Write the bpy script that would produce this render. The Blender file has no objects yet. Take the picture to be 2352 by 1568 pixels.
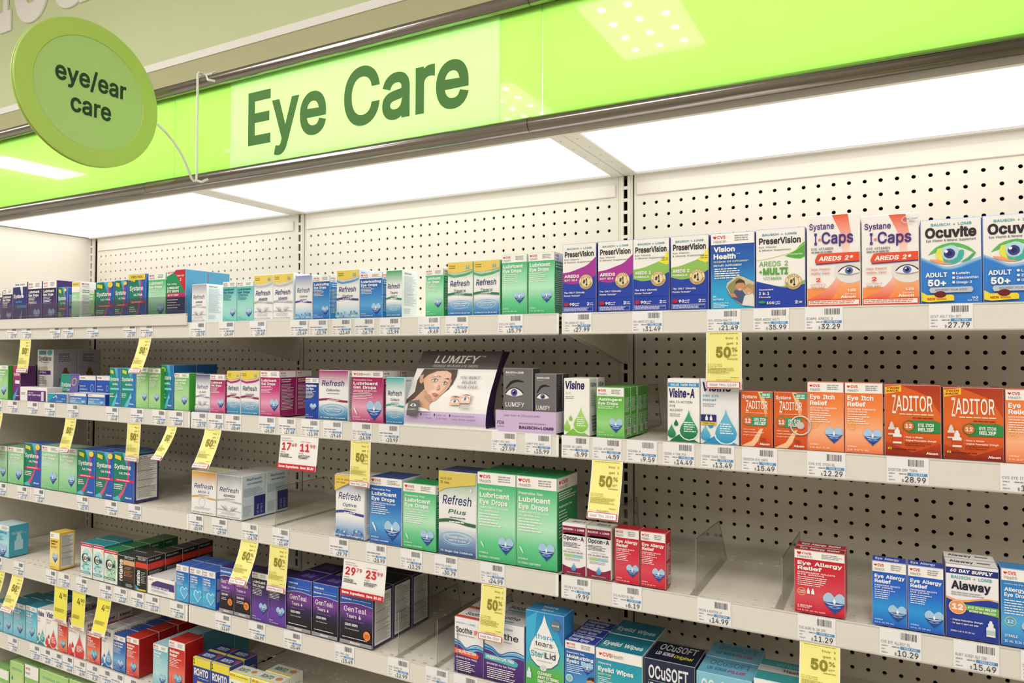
import bpy, math, random
import numpy as np
from mathutils import Matrix, Vector
from mathutils.geometry import tessellate_polygon, delaunay_2d_cdt
random.seed(7)
S = 0.0254            # everything below is laid out in inches, then scaled to metres
Z0 = 69.0             # height of the first row of peg holes above the floor
SC = bpy.context.scene
COL = SC.collection

# ---------------------------------------------------------------- camera
CAM_F, CAM_CX, CAM_CY = 1640.7756, 1176.0, 772.5992
CAM_P = np.array([19.2815, -55.7456, -12.0062])
def cam_rot(a, b, c):
    ca, sa = math.cos(a), math.sin(a)
    r = np.array([ca, sa, 0.]); f = np.array([-sa, ca, 0.]); u = np.array([0, 0, 1.])
    f2 = f*math.cos(b)+u*math.sin(b); u2 = -f*math.sin(b)+u*math.cos(b)
    return np.array([r*math.cos(c)+u2*math.sin(c), -r*math.sin(c)+u2*math.cos(c), f2])
CAM_R = cam_rot(.4919, .0208, .0029)
cd = bpy.data.cameras.new('camera'); cam = bpy.data.objects.new('camera', cd); COL.objects.link(cam)
cd.sensor_width = 36.0; cd.lens = CAM_F/2352*36; cd.shift_y = (CAM_CY-784)/2352; cd.clip_start = .02
mw = Matrix.Identity(4)
for i in range(3):
    mw[i][0] = CAM_R[0][i]; mw[i][1] = CAM_R[1][i]; mw[i][2] = -CAM_R[2][i]
    mw[i][3] = (CAM_P[i] + (Z0 if i == 2 else 0))*S
cam.matrix_world = mw
SC.camera = cam
# ---------------------------------------------------------------- world, view
w = bpy.data.worlds.new('world'); SC.world = w; w.use_nodes = True
w.node_tree.nodes['Background'].inputs[0].default_value = (1, .98, .95, 1)
w.node_tree.nodes['Background'].inputs[1].default_value = .25
vs = SC.view_settings
vs.view_transform = 'Standard'; vs.look = 'None'; vs.gamma = 1; vs.use_curve_mapping = False
vs.exposure = 0.33
def area(name, loc, sx, sy, power, rot=(0, 0, 0), col=(1, .99, .975)):
    l = bpy.data.lights.new(name, 'AREA'); l.shape = 'RECTANGLE'; l.size = sx*S; l.size_y = sy*S
    l.energy = power; l.color = col
    o = bpy.data.objects.new(name, l); COL.objects.link(o)
    o.location = (loc[0]*S, loc[1]*S, (loc[2]+Z0)*S); o.rotation_euler = rot
    return o
CEIL = 50.0
TROFFERS = [(-22, -106), (-66, -132), (-238, -112), (66, -106), (24, -170), (-100, -180), (110, -150), (-154, -140), (24, -62), (-66, -60), (110, -60), (-120, -62), (-170, -64)]  # last two are unseen extras, added to brighten the left side
P_TROFFER, P_CANOPY, P_SIGN = 15.5, .6, 3.3

# ---------------------------------------------------------------- helpers
def hexc(h):
    r = [int(h[i:i+2], 16)/255 for i in (0, 2, 4)]
    return tuple(x/12.92 if x <= .04045 else ((x+.055)/1.055)**2.4 for x in r)
def W3(x, y, z): return (x*S, y*S, (z+Z0)*S)
def tag(o, label=None, cat=None, group=None, kind=None):
    if label: o['label'] = label
    if cat: o['category'] = cat
    if group: o['group'] = group
    if kind: o['kind'] = kind
    return o
def empty(name, x, y, z):
    o = bpy.data.objects.new(name, None); COL.objects.link(o); o.location = W3(x, y, z)
    o.empty_display_size = .02
    return o
MATS = {}
def mat(name, col, rough=.5, metal=0., emit=None, es=0., noise=0., coat=0., spec=.5):
    if name in MATS: return MATS[name]
    m = bpy.data.materials.new(name); m.use_nodes = True; nt = m.node_tree; b = nt.nodes['Principled BSDF']
    c = hexc(col) + (1,)
    b.inputs['Base Color'].default_value = c
    b.inputs['Roughness'].default_value = rough; b.inputs['Metallic'].default_value = metal
    b.inputs['Coat Weight'].default_value = coat; b.inputs['Coat Roughness'].default_value = .05
    b.inputs['Specular IOR Level'].default_value = spec
    if emit:
        b.inputs['Emission Color'].default_value = hexc(emit) + (1,); b.inputs['Emission Strength'].default_value = es
    n = nt.nodes.new('ShaderNodeTexNoise'); n.inputs['Scale'].default_value = 60; n.inputs['Detail'].default_value = 3
    r = nt.nodes.new('ShaderNodeMapRange'); r.inputs[3].default_value = max(.02, rough-.06); r.inputs[4].default_value = min(1, rough+.06)
    nt.links.new(n.outputs[0], r.inputs[0]); nt.links.new(r.outputs[0], b.inputs['Roughness'])
    if noise:
        n2 = nt.nodes.new('ShaderNodeTexNoise'); n2.inputs['Scale'].default_value = 9; n2.inputs['Detail'].default_value = 5
        mx = nt.nodes.new('ShaderNodeMixRGB'); mx.blend_type = 'MULTIPLY'; mx.inputs[0].default_value = noise
        mx.inputs[1].default_value = c
        nt.links.new(n2.outputs[0], mx.inputs[2]); nt.links.new(mx.outputs[0], b.inputs['Base Color'])
    MATS[name] = m; return m
def card_mat(name, rough, coat):
    m = bpy.data.materials.new(name); m.use_nodes = True; nt = m.node_tree; b = nt.nodes['Principled BSDF']
    a = nt.nodes.new('ShaderNodeVertexColor'); a.layer_name = 'Col'
    nt.links.new(a.outputs[0], b.inputs['Base Color'])
    n = nt.nodes.new('ShaderNodeTexNoise'); n.inputs['Scale'].default_value = 90
    r = nt.nodes.new('ShaderNodeMapRange'); r.inputs[3].default_value = rough-.07; r.inputs[4].default_value = rough+.07
    nt.links.new(n.outputs[0], r.inputs[0]); nt.links.new(r.outputs[0], b.inputs['Roughness'])
    b.inputs['Coat Weight'].default_value = coat; b.inputs['Specular IOR Level'].default_value = .4
    return m
CARD = card_mat('printed_card', .38, .08)
PAPER = card_mat('printed_paper', .6, 0)
def clear_mat(name, tint, alpha, rough=.04):
    m = bpy.data.materials.new(name); m.use_nodes = True; nt = m.node_tree
    for nd in list(nt.nodes):
        if nd.type != 'OUTPUT_MATERIAL': nt.nodes.remove(nd)
    out = [n for n in nt.nodes if n.type == 'OUTPUT_MATERIAL'][0]
    t = nt.nodes.new('ShaderNodeBsdfTransparent'); t.inputs[0].default_value = hexc(tint) + (1,)
    g = nt.nodes.new('ShaderNodeBsdfGlossy'); g.inputs['Roughness'].default_value = rough
    f = nt.nodes.new('ShaderNodeLayerWeight'); pw = nt.nodes.new('ShaderNodeMath'); pw.operation = 'POWER'; pw.inputs[1].default_value = 4.5
    mr = nt.nodes.new('ShaderNodeMapRange'); mr.inputs[3].default_value = alpha; mr.inputs[4].default_value = .85
    nt.links.new(f.outputs[1], pw.inputs[0]); nt.links.new(pw.outputs[0], mr.inputs[0])
    mx = nt.nodes.new('ShaderNodeMixShader')
    nt.links.new(mr.outputs[0], mx.inputs[0]); nt.links.new(t.outputs[0], mx.inputs[1]); nt.links.new(g.outputs[0], mx.inputs[2])
    nt.links.new(mx.outputs[0], out.inputs[0])
    return m
TRAYCLEAR = clear_mat('tray_plastic', 'ececee', .09)
CLEAR = clear_mat('clear_plastic', 'f6f6f4', .03)
def translucent_mat(name, col, tcol, matte=False):
    m = bpy.data.materials.new(name); m.use_nodes = True; nt = m.node_tree; b = nt.nodes['Principled BSDF']
    out = [n for n in nt.nodes if n.type == 'OUTPUT_MATERIAL'][0]
    b.inputs['Base Color'].default_value = hexc(col) + (1,); b.inputs['Roughness'].default_value = .6 if matte else .12
    b.inputs['Specular IOR Level'].default_value = .1
    t = nt.nodes.new('ShaderNodeBsdfTranslucent'); t.inputs[0].default_value = hexc(tcol) + (1,)
    n = nt.nodes.new('ShaderNodeTexNoise'); n.inputs['Scale'].default_value = 3
    mr = nt.nodes.new('ShaderNodeMapRange'); mr.inputs[3].default_value = .6; mr.inputs[4].default_value = .66
    nt.links.new(n.outputs[0], mr.inputs[0])
    mx = nt.nodes.new('ShaderNodeMixShader')
    nt.links.new(mr.outputs[0], mx.inputs[0]); nt.links.new(b.outputs[0], mx.inputs[1]); nt.links.new(t.outputs[0], mx.inputs[2])
    if matte: nt.links.new(mx.outputs[0], out.inputs[0]); return m
    g = nt.nodes.new('ShaderNodeBsdfGlossy'); g.inputs['Roughness'].default_value = .025
    lw = nt.nodes.new('ShaderNodeLayerWeight'); pw = nt.nodes.new('ShaderNodeMath'); pw.operation = 'POWER'; pw.inputs[1].default_value = 4.5
    m2 = nt.nodes.new('ShaderNodeMapRange'); m2.inputs[3].default_value = .014; m2.inputs[4].default_value = .9
    nt.links.new(lw.outputs[1], pw.inputs[0]); nt.links.new(pw.outputs[0], m2.inputs[0])
    m3 = nt.nodes.new('ShaderNodeMixShader'); nt.links.new(m2.outputs[0], m3.inputs[0]); nt.links.new(mx.outputs[0], m3.inputs[1]); nt.links.new(g.outputs[0], m3.inputs[2])
    nt.links.new(m3.outputs[0], out.inputs[0])
    return m

class MB:
    """collects polygons (inches), builds ONE mesh object"""
    def __init__(s): s.v = []; s.f = []; s.c = []; s.smooth = []
    def poly(s, pts, col=None, sm=False):
        b = len(s.v); s.v += [tuple(p) for p in pts]; s.f.append(tuple(range(b, b+len(pts)))); s.c.append(col); s.smooth.append(sm)
    def box(s, x0, y0, z0, x1, y1, z1, col=None, ch=0.):
        if ch <= 0:
            q = [(x0, y0, z0), (x1, y0, z0), (x1, y1, z0), (x0, y1, z0), (x0, y0, z1), (x1, y0, z1), (x1, y1, z1), (x0, y1, z1)]
            b = len(s.v); s.v += q
            for f in ((0, 3, 2, 1), (4, 5, 6, 7), (0, 1, 5, 4), (1, 2, 6, 5), (2, 3, 7, 6), (3, 0, 4, 7)):
                s.f.append(tuple(b+i for i in f)); s.c.append(col); s.smooth.append(False)
            return
        cols = col if isinstance(col, dict) else dict.fromkeys(('f', 'k', 'l', 'r', 't', 'b', 'e'), col)
        c = ch; X, Y, Z = (x0, x1), (y0, y1), (z0, z1)
        def V(i, j, k, ax):   # corner moved in along the two axes other than ax
            p = [X[i], Y[j], Z[k]]; sg = [(1 if i == 0 else -1), (1 if j == 0 else -1), (1 if k == 0 else -1)]
            for a in range(3):
                if a != ax: p[a] += sg[a]*c
            return tuple(p)
        F = {'f': [(0, 0, 0), (1, 0, 0), (1, 0, 1), (0, 0, 1)], 'k': [(1, 1, 0), (0, 1, 0), (0, 1, 1), (1, 1, 1)],
             'l': [(0, 1, 0), (0, 0, 0), (0, 0, 1), (0, 1, 1)], 'r': [(1, 0, 0), (1, 1, 0), (1, 1, 1), (1, 0, 1)],
             't': [(0, 0, 1), (1, 0, 1), (1, 1, 1), (0, 1, 1)], 'b': [(0, 1, 0), (1, 1, 0), (1, 0, 0), (0, 0, 0)]}
        AX = {'f': 1, 'k': 1, 'l': 0, 'r': 0, 't': 2, 'b': 2}
        for k, cs in F.items(): s.poly([V(*q, AX[k]) for q in cs], cols[k])
        e = cols['e']
        for ax in range(3):
            o = [a for a in range(3) if a != ax]
            for p in (0, 1):
                for q in (0, 1):
                    i0 = [0, 0, 0]; i0[o[0]] = p; i0[o[1]] = q; i1 = list(i0); i1[ax] = 1
                    s.poly([V(*i0, o[0]), V(*i1, o[0]), V(*i1, o[1]), V(*i0, o[1])], e)
        for i in (0, 1):
            for j in (0, 1):
                for k in (0, 1): s.poly([V(i, j, k, 0), V(i, j, k, 1), V(i, j, k, 2)], e)
    def tube(s, pts, r, n=12, caps=True):
        pts = [np.array(p, float) for p in pts]; rings = []; up = None
        for i, p in enumerate(pts):
            t = pts[min(i+1, len(pts)-1)]-pts[max(i-1, 0)]; t /= np.linalg.norm(t)
            if up is None:
                up = np.array([0, 0, 1.]) if abs(t[2]) < .9 else np.array([1., 0, 0])
            a = np.cross(t, up); a /= np.linalg.norm(a); bb = np.cross(a, t); up = bb
            b = len(s.v)
            for k in range(n):
                th = 2*math.pi*k/n; s.v.append(tuple(p+r*(math.cos(th)*a+math.sin(th)*bb)))
            rings.append(b)
        for i in range(len(rings)-1):
            for k in range(n):
                k2 = (k+1) % n; s.f.append((rings[i]+k, rings[i]+k2, rings[i+1]+k2, rings[i+1]+k)); s.c.append(None); s.smooth.append(True)
        if caps:
            for rg in (rings[0], rings[-1]): s.f.append(tuple(rg+k for k in range(n))); s.c.append(None); s.smooth.append(False)
    def build(s, name, m, parent=None, at=(0, 0, 0), abs_=True):
        """vertices given in gondola inches when abs_, local to `at`'s origin"""
        me = bpy.data.meshes.new(name)
        o3 = np.array(at, float)
        V = (np.array(s.v, float)-(o3 if abs_ else 0))*S
        me.from_pydata(V.tolist(), [], s.f)
        if any(c is not None for c in s.c):
            at_ = me.color_attributes.new('Col', 'FLOAT_COLOR', 'CORNER'); L = []
            for f, c in zip(s.f, s.c):
                n = len(f)
                if c is None: c = (.8, .8, .8)
                if isinstance(c[0], (tuple, list)):
                    for q in c: L += [q[0], q[1], q[2], 1.]
                else: L += [c[0], c[1], c[2], 1.]*n
            at_.data.foreach_set('color', L)
        me.polygons.foreach_set('use_smooth', s.smooth)
        me.materials.append(m); me.update()
        o = bpy.data.objects.new(name, me); COL.objects.link(o)
        if parent is not None:
            o.parent = parent
        else: o.location = W3(*at)
        return o

# ---------------------------------------------------------------- lettering
GC = {}
try:      # Blender's own interface typeface, nearer to the lettering on the cartons than its default text font
    FONT = bpy.data.fonts.load(bpy.utils.resource_path('LOCAL')+'/datafiles/fonts/Inter.woff2')
except Exception: FONT = None
def _ink(body, off=0., res=2):
    """outline of the text, thickened by off, filled by winding number"""
    c = bpy.data.curves.new('g', 'FONT'); c.body = body; c.resolution_u = res; c.fill_mode = 'NONE'
    if FONT: c.font = FONT
    o = bpy.data.objects.new('g', c); m = o.to_mesh()
    P = np.array([v.co[:2] for v in m.vertices], float).reshape(-1, 2); E = np.array([e.vertices[:] for e in m.edges], int).reshape(-1, 2)
    o.to_mesh_clear(); bpy.data.objects.remove(o); bpy.data.curves.remove(c)
    n = len(P); nb = {}
    for a, b in E: nb.setdefault(a, []).append(b); nb.setdefault(b, []).append(a)
    seen = set(); loops = []
    for s0 in range(n):
        if s0 in seen or s0 not in nb: continue
        L = [s0]; seen.add(s0); cur = s0
        while True:
            nx = [k for k in sorted(nb[cur]) if k not in seen]
            if not nx: break
            cur = nx[0]; L.append(cur); seen.add(cur)
        loops.append(P[L])
    cl = []
    for L in loops:      # drop doubled points
        k = [i for i in range(len(L)) if np.linalg.norm(L[i]-L[i-1]) > 1e-5]; L = L[k]
        if len(L) > 2: cl.append(L)
    ar = lambda L: .5*float(np.sum(L[:, 0]*np.roll(L[:, 1], -1)-np.roll(L[:, 0], -1)*L[:, 1]))
    big = max(cl, key=lambda L: abs(ar(L))); sg = 1 if ar(big) > 0 else -1
    out = []
    for L in cl:
        if off:
            d0 = L-np.roll(L, 1, 0); d1 = np.roll(L, -1, 0)-L
            d0 /= np.linalg.norm(d0, axis=1)[:, None]; d1 /= np.linalg.norm(d1, axis=1)[:, None]
            n0 = np.stack([d0[:, 1], -d0[:, 0]], 1)*sg; n1 = np.stack([d1[:, 1], -d1[:, 0]], 1)*sg
            nn = n0+n1; q = np.maximum((nn*nn).sum(1), .9)[:, None]; L = L+nn*(2*off)/q
        out.append(L)
    V = [Vector(p) for L in out for p in L]; ed = []; b = 0
    for L in out:
        ed += [(b+i, b+(i+1) % len(L)) for i in range(len(L))]; b += len(L)
    r = delaunay_2d_cdt(V, ed, [], 0, 1e-7); vs_ = [tuple(p) for p in r[0]]; fs = []
    A = np.array([V[e[0]] for e in ed]); B = np.array([V[e[1]] for e in ed])
    for q in r[2]:
        c_ = np.mean([vs_[i] for i in q], 0)
        up = (A[:, 1] <= c_[1]) & (B[:, 1] > c_[1]); dn = (A[:, 1] > c_[1]) & (B[:, 1] <= c_[1])
        s_ = (B[:, 0]-A[:, 0])*(c_[1]-A[:, 1])-(c_[0]-A[:, 0])*(B[:, 1]-A[:, 1])
        if int(np.sum(up & (s_ > 0)))-int(np.sum(dn & (s_ < 0))) != 0: fs.append(tuple(q))
    return vs_, fs
_bb = lambda q: (min(p[0] for p in q), max(p[0] for p in q))
_b0 = _bb(_ink('||')[0]); _BAR = _b0[1]-_b0[0]
_h = _ink('H')[0]; CAP = max(p[1] for p in _h)
def glyph(ch, off, res):
    k = (ch, off, res)
    if k not in GC:
        if ch == ' ': GC[k] = ([], [], .30)
        else:
            v, f = _ink(ch, off, res); b = _bb(_ink('|'+ch+'|')[0])
            GC[k] = (v, f, b[1]-b[0]-_BAR)
    return GC[k]
def word(text, off=0., res=2):
    V, F, x = [], [], 0.
    for ch in text:
        v, f, adv = glyph(ch, off, res); b = len(V)
        V += [(p[0]+x, p[1]) for p in v]; F += [tuple(i+b for i in q) for q in f]; x += adv*(1+off*1.2)
    return V, F
def clip(poly):
    for ax, lim, sg in ((0, 0, 1), (0, 1, -1), (1, 0, 1), (1, 1, -1)):
        if not poly: return []
        out = []
        ins = lambda p: (p[ax]-lim)*sg >= -1e-9
        for i in range(len(poly)):
            a, b = poly[i-1], poly[i]
            ia, ib = ins(a), ins(b)
            if ia != ib:
                t = (lim-a[ax])/(b[ax]-a[ax]); out.append((a[0]+t*(b[0]-a[0]), a[1]+t*(b[1]-a[1])))
            if ib: out.append(b)
        poly = out
    return poly
def smooth_pts(pts, n=6):
    out = []
    for i in range(len(pts)-1):
        p0 = pts[max(i-1, 0)]; p1 = pts[i]; p2 = pts[i+1]; p3 = pts[min(i+2, len(pts)-1)]
        for k in range(n):
            t = k/n
            out.append(tuple(.5*((2*p1[j])+(-p0[j]+p2[j])*t+(2*p0[j]-5*p1[j]+4*p2[j]-p3[j])*t*t+(-p0[j]+3*p1[j]-3*p2[j]+p3[j])*t**3) for j in (0, 1)))
    return out+[pts[-1]]
class Art:
    """print on a face: x 0..1 left to right, y 0..1 top to bottom; every element one thin layer further out"""
    def __init__(s, mb, mapf, W, H, sub=1, step=.004):
        s.m = mb; s.map = mapf; s.W = W; s.H = H; s.k = 1; s.sub = sub; s.A = W/H; s.step = step; s.rnd = random.Random(5)
    def _p(s, poly, col, k=None):
        e = (s.k if k is None else k)*s.step
        s.m.poly([s.map(x, y, e) for x, y in poly], col)
    def P(s, pts, col, col2=None, n=0):
        if n: pts = smooth_pts(list(pts)+[pts[0]], n)[:-1]
        pts = clip(list(pts))
        if len(pts) < 3: return
        c = hexc(col)
        if s.sub > 1:      # curved face: cut into bands so the print follows the surface
            ys = [p[1] for p in pts]; k0, k1 = int(min(ys)*s.sub), int(max(ys)*s.sub-1e-9)
            tri = tessellate_polygon([[Vector((x, y, 0)) for x, y in pts]])
            for t in tri:
                T3 = [pts[i] for i in t]
                for k in range(k0, k1+1):
                    lo, hi = k/s.sub, (k+1)/s.sub
                    q = [(x, (y-lo)/(hi-lo)) for x, y in T3]; q = clip(q)
                    if len(q) > 2: s._p([(x, lo+y*(hi-lo)) for x, y in q], c)
            s.k += 1; return
        if col2:
            d = hexc(col2); ys = [p[1] for p in pts]; a, b = min(ys), max(ys)
            cc = [tuple(c[j]+(d[j]-c[j])*(y-a)/(b-a+1e-9) for j in range(3)) for y in ys]
            e = s.k*s.step
            tri = tessellate_polygon([[Vector((x, y, 0)) for x, y in pts]])
            for t in tri: s.m.poly([s.map(*pts[i], e) for i in t], [cc[i] for i in t])
        else: s._p(pts, c)
        s.k += 1
    def R(s, x0, y0, x1, y1, col, col2=None):
        x0, x1 = max(0, x0), min(1, x1); y0, y1 = max(0, y0), min(1, y1)
        if x1 <= x0 or y1 <= y0: return
        c = hexc(col); d = hexc(col2) if col2 else c; n = max(s.sub, 1)
        n = max(1, int(math.ceil(n*(y1-y0))))
        for i in range(n):
            a, b = i/n, (i+1)/n; L = lambda t: tuple(c[j]+(d[j]-c[j])*t for j in range(3))
            ya, yb = y0+(y1-y0)*a, y0+(y1-y0)*b; e = s.k*s.step
            s.m.poly([s.map(x0, ya, e), s.map(x0, yb, e), s.map(x1, yb, e), s.map(x1, ya, e)], [L(a), L(b), L(b), L(a)])
        s.k += 1
    def G(s, x0, y0, x1, y1, *cols):
        n = len(cols)-1; k = s.k
        for i in range(n): s.k = k; s.R(x0, y0+(y1-y0)*i/n, x1, y0+(y1-y0)*(i+1)/n, cols[i], cols[i+1])
        s.k = k+1
    def E(s, cx, cy, rx, ry, col, n=20, a0=0., a1=1., col2=None):
        """ellipse, radii in widths of the face"""
        s.P([(cx+rx*math.cos(2*math.pi*(a0+(a1-a0)*i/n)), cy+ry*s.A*math.sin(2*math.pi*(a0+(a1-a0)*i/n))) for i in range(n)], col, col2)
    def ring(s, cx, cy, rx, ry, t, col, n=24):
        c = hexc(col); e = s.k*s.step
        for i in range(n):
            a, b = 2*math.pi*i/n, 2*math.pi*(i+1)/n
            q = [(cx+rx*math.cos(a), cy+ry*s.A*math.sin(a)), (cx+rx*math.cos(b), cy+ry*s.A*math.sin(b)),
                 (cx+(rx-t)*math.cos(b), cy+(ry-t)*s.A*math.sin(b)), (cx+(rx-t)*math.cos(a), cy+(ry-t)*s.A*math.sin(a))]
            q = clip(q)
            if len(q) > 2: s.m.poly([s.map(x, y, e) for x, y in q], c)
        s.k += 1
    def wave(s, top, bot, col, col2=None):
        """area between two curves given as y values spread over the width"""
        f = lambda ys: smooth_pts([(i/(len(ys)-1), y) for i, y in enumerate(ys)], 6) if len(ys) > 1 else [(0, ys[0]), (1, ys[0])]
        s.P(f(top)+f(bot)[::-1], col, col2)
    def T(s, x0, yt, x1, yb, text, col, b=0, sh=0., res=2, rise=0., vert=False):
        """text whose capitals fill yt..yb, ink stretched to x0..x1"""
        off = .0155*b
        V, F = word(text, off, res)
        if not V: return
        if sh: V = [(p[0]+p[1]*sh, p[1]) for p in V]
        a, c = _bb(V); sx = (x1-x0)/(c-a); sy = (yb-yt)/CAP
        cc = hexc(col); e = s.k*s.step
        if vert:   # reads upwards: x extent is yt..yb given as run, letters tall along x
            sx = (yb-yt)/(c-a); sy = (x1-x0)/CAP
            Q = [(x1-p[1]*sy, yb-(p[0]-a)*sx) for p in V]
        else: Q = [(x0+(p[0]-a)*sx, yb-p[1]*sy-rise*(p[0]-a)*sx) for p in V]
        m3 = s.m; inside = all(-.001 <= x <= 1.001 and -.001 <= y <= 1.001 for x, y in Q)
        if inside:
            base = len(m3.v); m3.v += [s.map(x, y, e) for x, y in Q]
            for f in F: m3.f.append(tuple(base+i for i in f)); m3.c.append(cc); m3.smooth.append(False)
        else:
            for f in F:
                q = clip([Q[i] for i in f])
                if len(q) > 2: m3.poly([s.map(x, y, e) for x, y in q], cc)
        s.k += 1
    def L(s, x0, y0, x1, h, n, dy, col, gap=.3, ragged=.35):
        """rows of print too small to read"""
        c = hexc(col); e = s.k*s.step; ch = h*s.H/s.W
        for i in range(n):
            y = y0+i*dy; x = x0; end = x1-(x1-x0)*ragged*s.rnd.random()
            while x < end:
                wl = ch*(1.4+3.6*s.rnd.random()); xe = min(x+wl, end)
                q = [(x, y), (x, y+h), (xe, y+h), (xe, y)]
                q = clip(q)
                if len(q) > 2: s.m.poly([s.map(a, b_, e) for a, b_ in q], c)
                x = xe+ch*.6
        s.k += 1

# ---------------------------------------------------------------- print motifs
WH, NV = 'f3f1ee', '1c2a6b'
def heart_small(a, cx, cy, w, col='d21f2b'):
    r = a.A
    pts = []
    for i in range(24):
        t = 2*math.pi*i/24
        pts.append((cx+w*.5*(16*math.sin(t)**3)/16, cy-w*.5*r*(13*math.cos(t)-5*math.cos(2*t)-2*math.cos(3*t)-math.cos(4*t))/16))
    a.P(pts, col)
def cvs(a, h=.14, tiny=True, wide=False):
    a.R(0, 0, 1, h, WH)
    if wide:
        heart_small(a, .1, h*.5, .07); a.T(.15, h*.32, .35, h*.68, 'CVS', 'cf2030', 1.5); a.T(.36, h*.32, .6, h*.68, 'Health', '8d8d90')
        if tiny: a.L(.7, h*.25, .97, h*.1, 3, h*.2, '8d8d90')
        return
    heart_small(a, .09, h*.34, .09); a.T(.15, h*.2, .34, h*.47, 'CVS', 'cf2030', 1.5); a.T(.06, h*.58, .36, h*.86, 'Health', '8d8d90')
    if tiny: a.L(.55, h*.22, .96, h*.09, 3, h*.2, '9a9a9c')
def motif(a, cx, cy, w, sky='a9cbe9', deep='23479b'):
    """heart whose lower half is a water surface with a falling drop"""
    r = a.A
    q = lambda L: [(cx+w*x, cy+w*y*r) for x, y in L]
    a.P(q([(-.5, -.2), (-.44, -.34), (-.31, -.46), (-.2, -.47), (-.1, -.4), (0, -.28), (.1, -.4), (.2, -.47), (.31, -.46), (.44, -.34), (.5, -.2), (.47, -.05), (.38, .08), (-.38, .08), (-.47, -.05)]), sky)
    a.P(q([(-.47, -.03), (-.25, -.02), (0, -.05), (.25, -.02), (.47, -.03), (.36, .14), (.2, .32), (.06, .44), (0, .54), (-.06, .44), (-.2, .32), (-.36, .14)]), deep)
    a.P(q([(-.44, -.01), (-.22, .03), (0, .04), (.22, .03), (.44, -.01), (.25, .08), (0, .1), (-.25, .08)]), 'c6daf0')
    a.P(q([(-.3, .17), (-.14, .13), (0, .12), (.14, .13), (.3, .17), (.14, .24), (0, .26), (-.14, .24)]), '7fa3d6')
    a.P(q([(-.16, .18), (0, .145), (.16, .18), (0, .22)]), deep)
    a.P(q([(0, -.24), (.055, -.1), (.06, -.02), (0, .04), (-.06, -.02), (-.055, -.1)]), 'f2f8fd')
def ripple(a, cx, cy, w, c1='7fb3d8', c2='2f6fae', n=3):
    for i in range(n): a.ring(cx, cy, w*(.5-.11*i), w*(.17-.035*i), w*.022, c1 if i % 2 == 0 else 'b9d8ec')
def dropshape(a, cx, cy, w, col, col2=None):
    r = a.A
    pts = [(0, -.72), (.06, -.52), (.2, -.24), (.36, .02), (.42, .22), (.36, .42), (.2, .56), (0, .61), (-.2, .56), (-.36, .42), (-.42, .22), (-.36, .02), (-.2, -.24), (-.06, -.52)]
    a.P([(cx+w*x, cy+w*y*r) for x, y in pts], col, col2)
def eye(a, cx, cy, w, iris='5d6cb4'):
    r = a.A
    up = [(-.5, .1), (-.3, -.12), (0, -.22), (.3, -.12), (.5, .08)]; lo = [(.3, .15), (0, .2), (-.3, .15)]
    a.P([(cx+w*x*1.08, cy+w*(y-.05)*r) for x, y in up+[(.3, .05), (0, .05), (-.3, .05)]], '2d2a2c', n=3)
    a.P([(cx+w*x, cy+w*y*r) for x, y in up+lo], 'eceaea', n=3)
    a.E(cx, cy-.0*w*r, w*.19, w*.19, iris); a.E(cx, cy, w*.09, w*.09, '15151c'); a.E(cx-w*.05, cy-w*.06*r, w*.035, w*.035, 'ffffff', 8)
def seal(a, cx, cy, r):
    a.E(cx, cy, r, r, 'c9a45e', 24); a.E(cx, cy, r*.92, r*.92, 'ead9ae', 24); a.ring(cx, cy, r*.68, r*.68, r*.05, 'b08a45')
    for t, st, y0 in (('DOCTOR', -1, 0), ('RECOMMENDED', 1, 0)):
        n = len(t)
        for i, ch in enumerate(t):
            sp = (.34 if st < 0 else .27)
            an = (i-(n-1)/2)*sp*(1 if st < 0 else -1); th = (-math.pi/2 if st < 0 else math.pi/2)+an
            px, py = cx+r*.8*math.cos(th), cy+r*.8*math.sin(th)*a.A
            a.T(px-r*.08, py-r*.09*a.A, px+r*.08, py+r*.09*a.A, ch, '5a4320', 1); a.k -= 1
    a.k += 1
    a.T(cx-r*.42, cy-r*.3*a.A, cx-r*.08, cy+r*.2*a.A, '#', '2e2318', 2); a.T(cx-r*.02, cy-r*.45*a.A, cx+r*.22, cy+r*.42*a.A, '1', '2e2318', 2.5)
def bottle(a, cx, cy, w, col='e6e6e8', lab=None):
    r = a.A
    a.P([(cx+w*x, cy+w*y*r) for x, y in [(-.12, -1.1), (.12, -1.1), (.2, -.75), (.3, -.7), (.3, -.3), (.5, -.15), (.5, 1), (-.5, 1), (-.5, -.15), (-.3, -.3), (-.3, -.7), (-.2, -.75)]], col)
    if lab: a.R(cx-w*.5, cy+w*.15*r, cx+w*.5, cy+w*.75*r, lab)
def vial(a, cx, cy, w):
    r = a.A
    a.P([(cx+w*x, cy+w*y*r) for x, y in [(-.6, -.9), (-.3, -1), (.1, -.3), (.25, -.2), (.6, .8), (.5, .9), (-.05, .1), (-.2, -.05)]], 'eef3f8')

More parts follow.
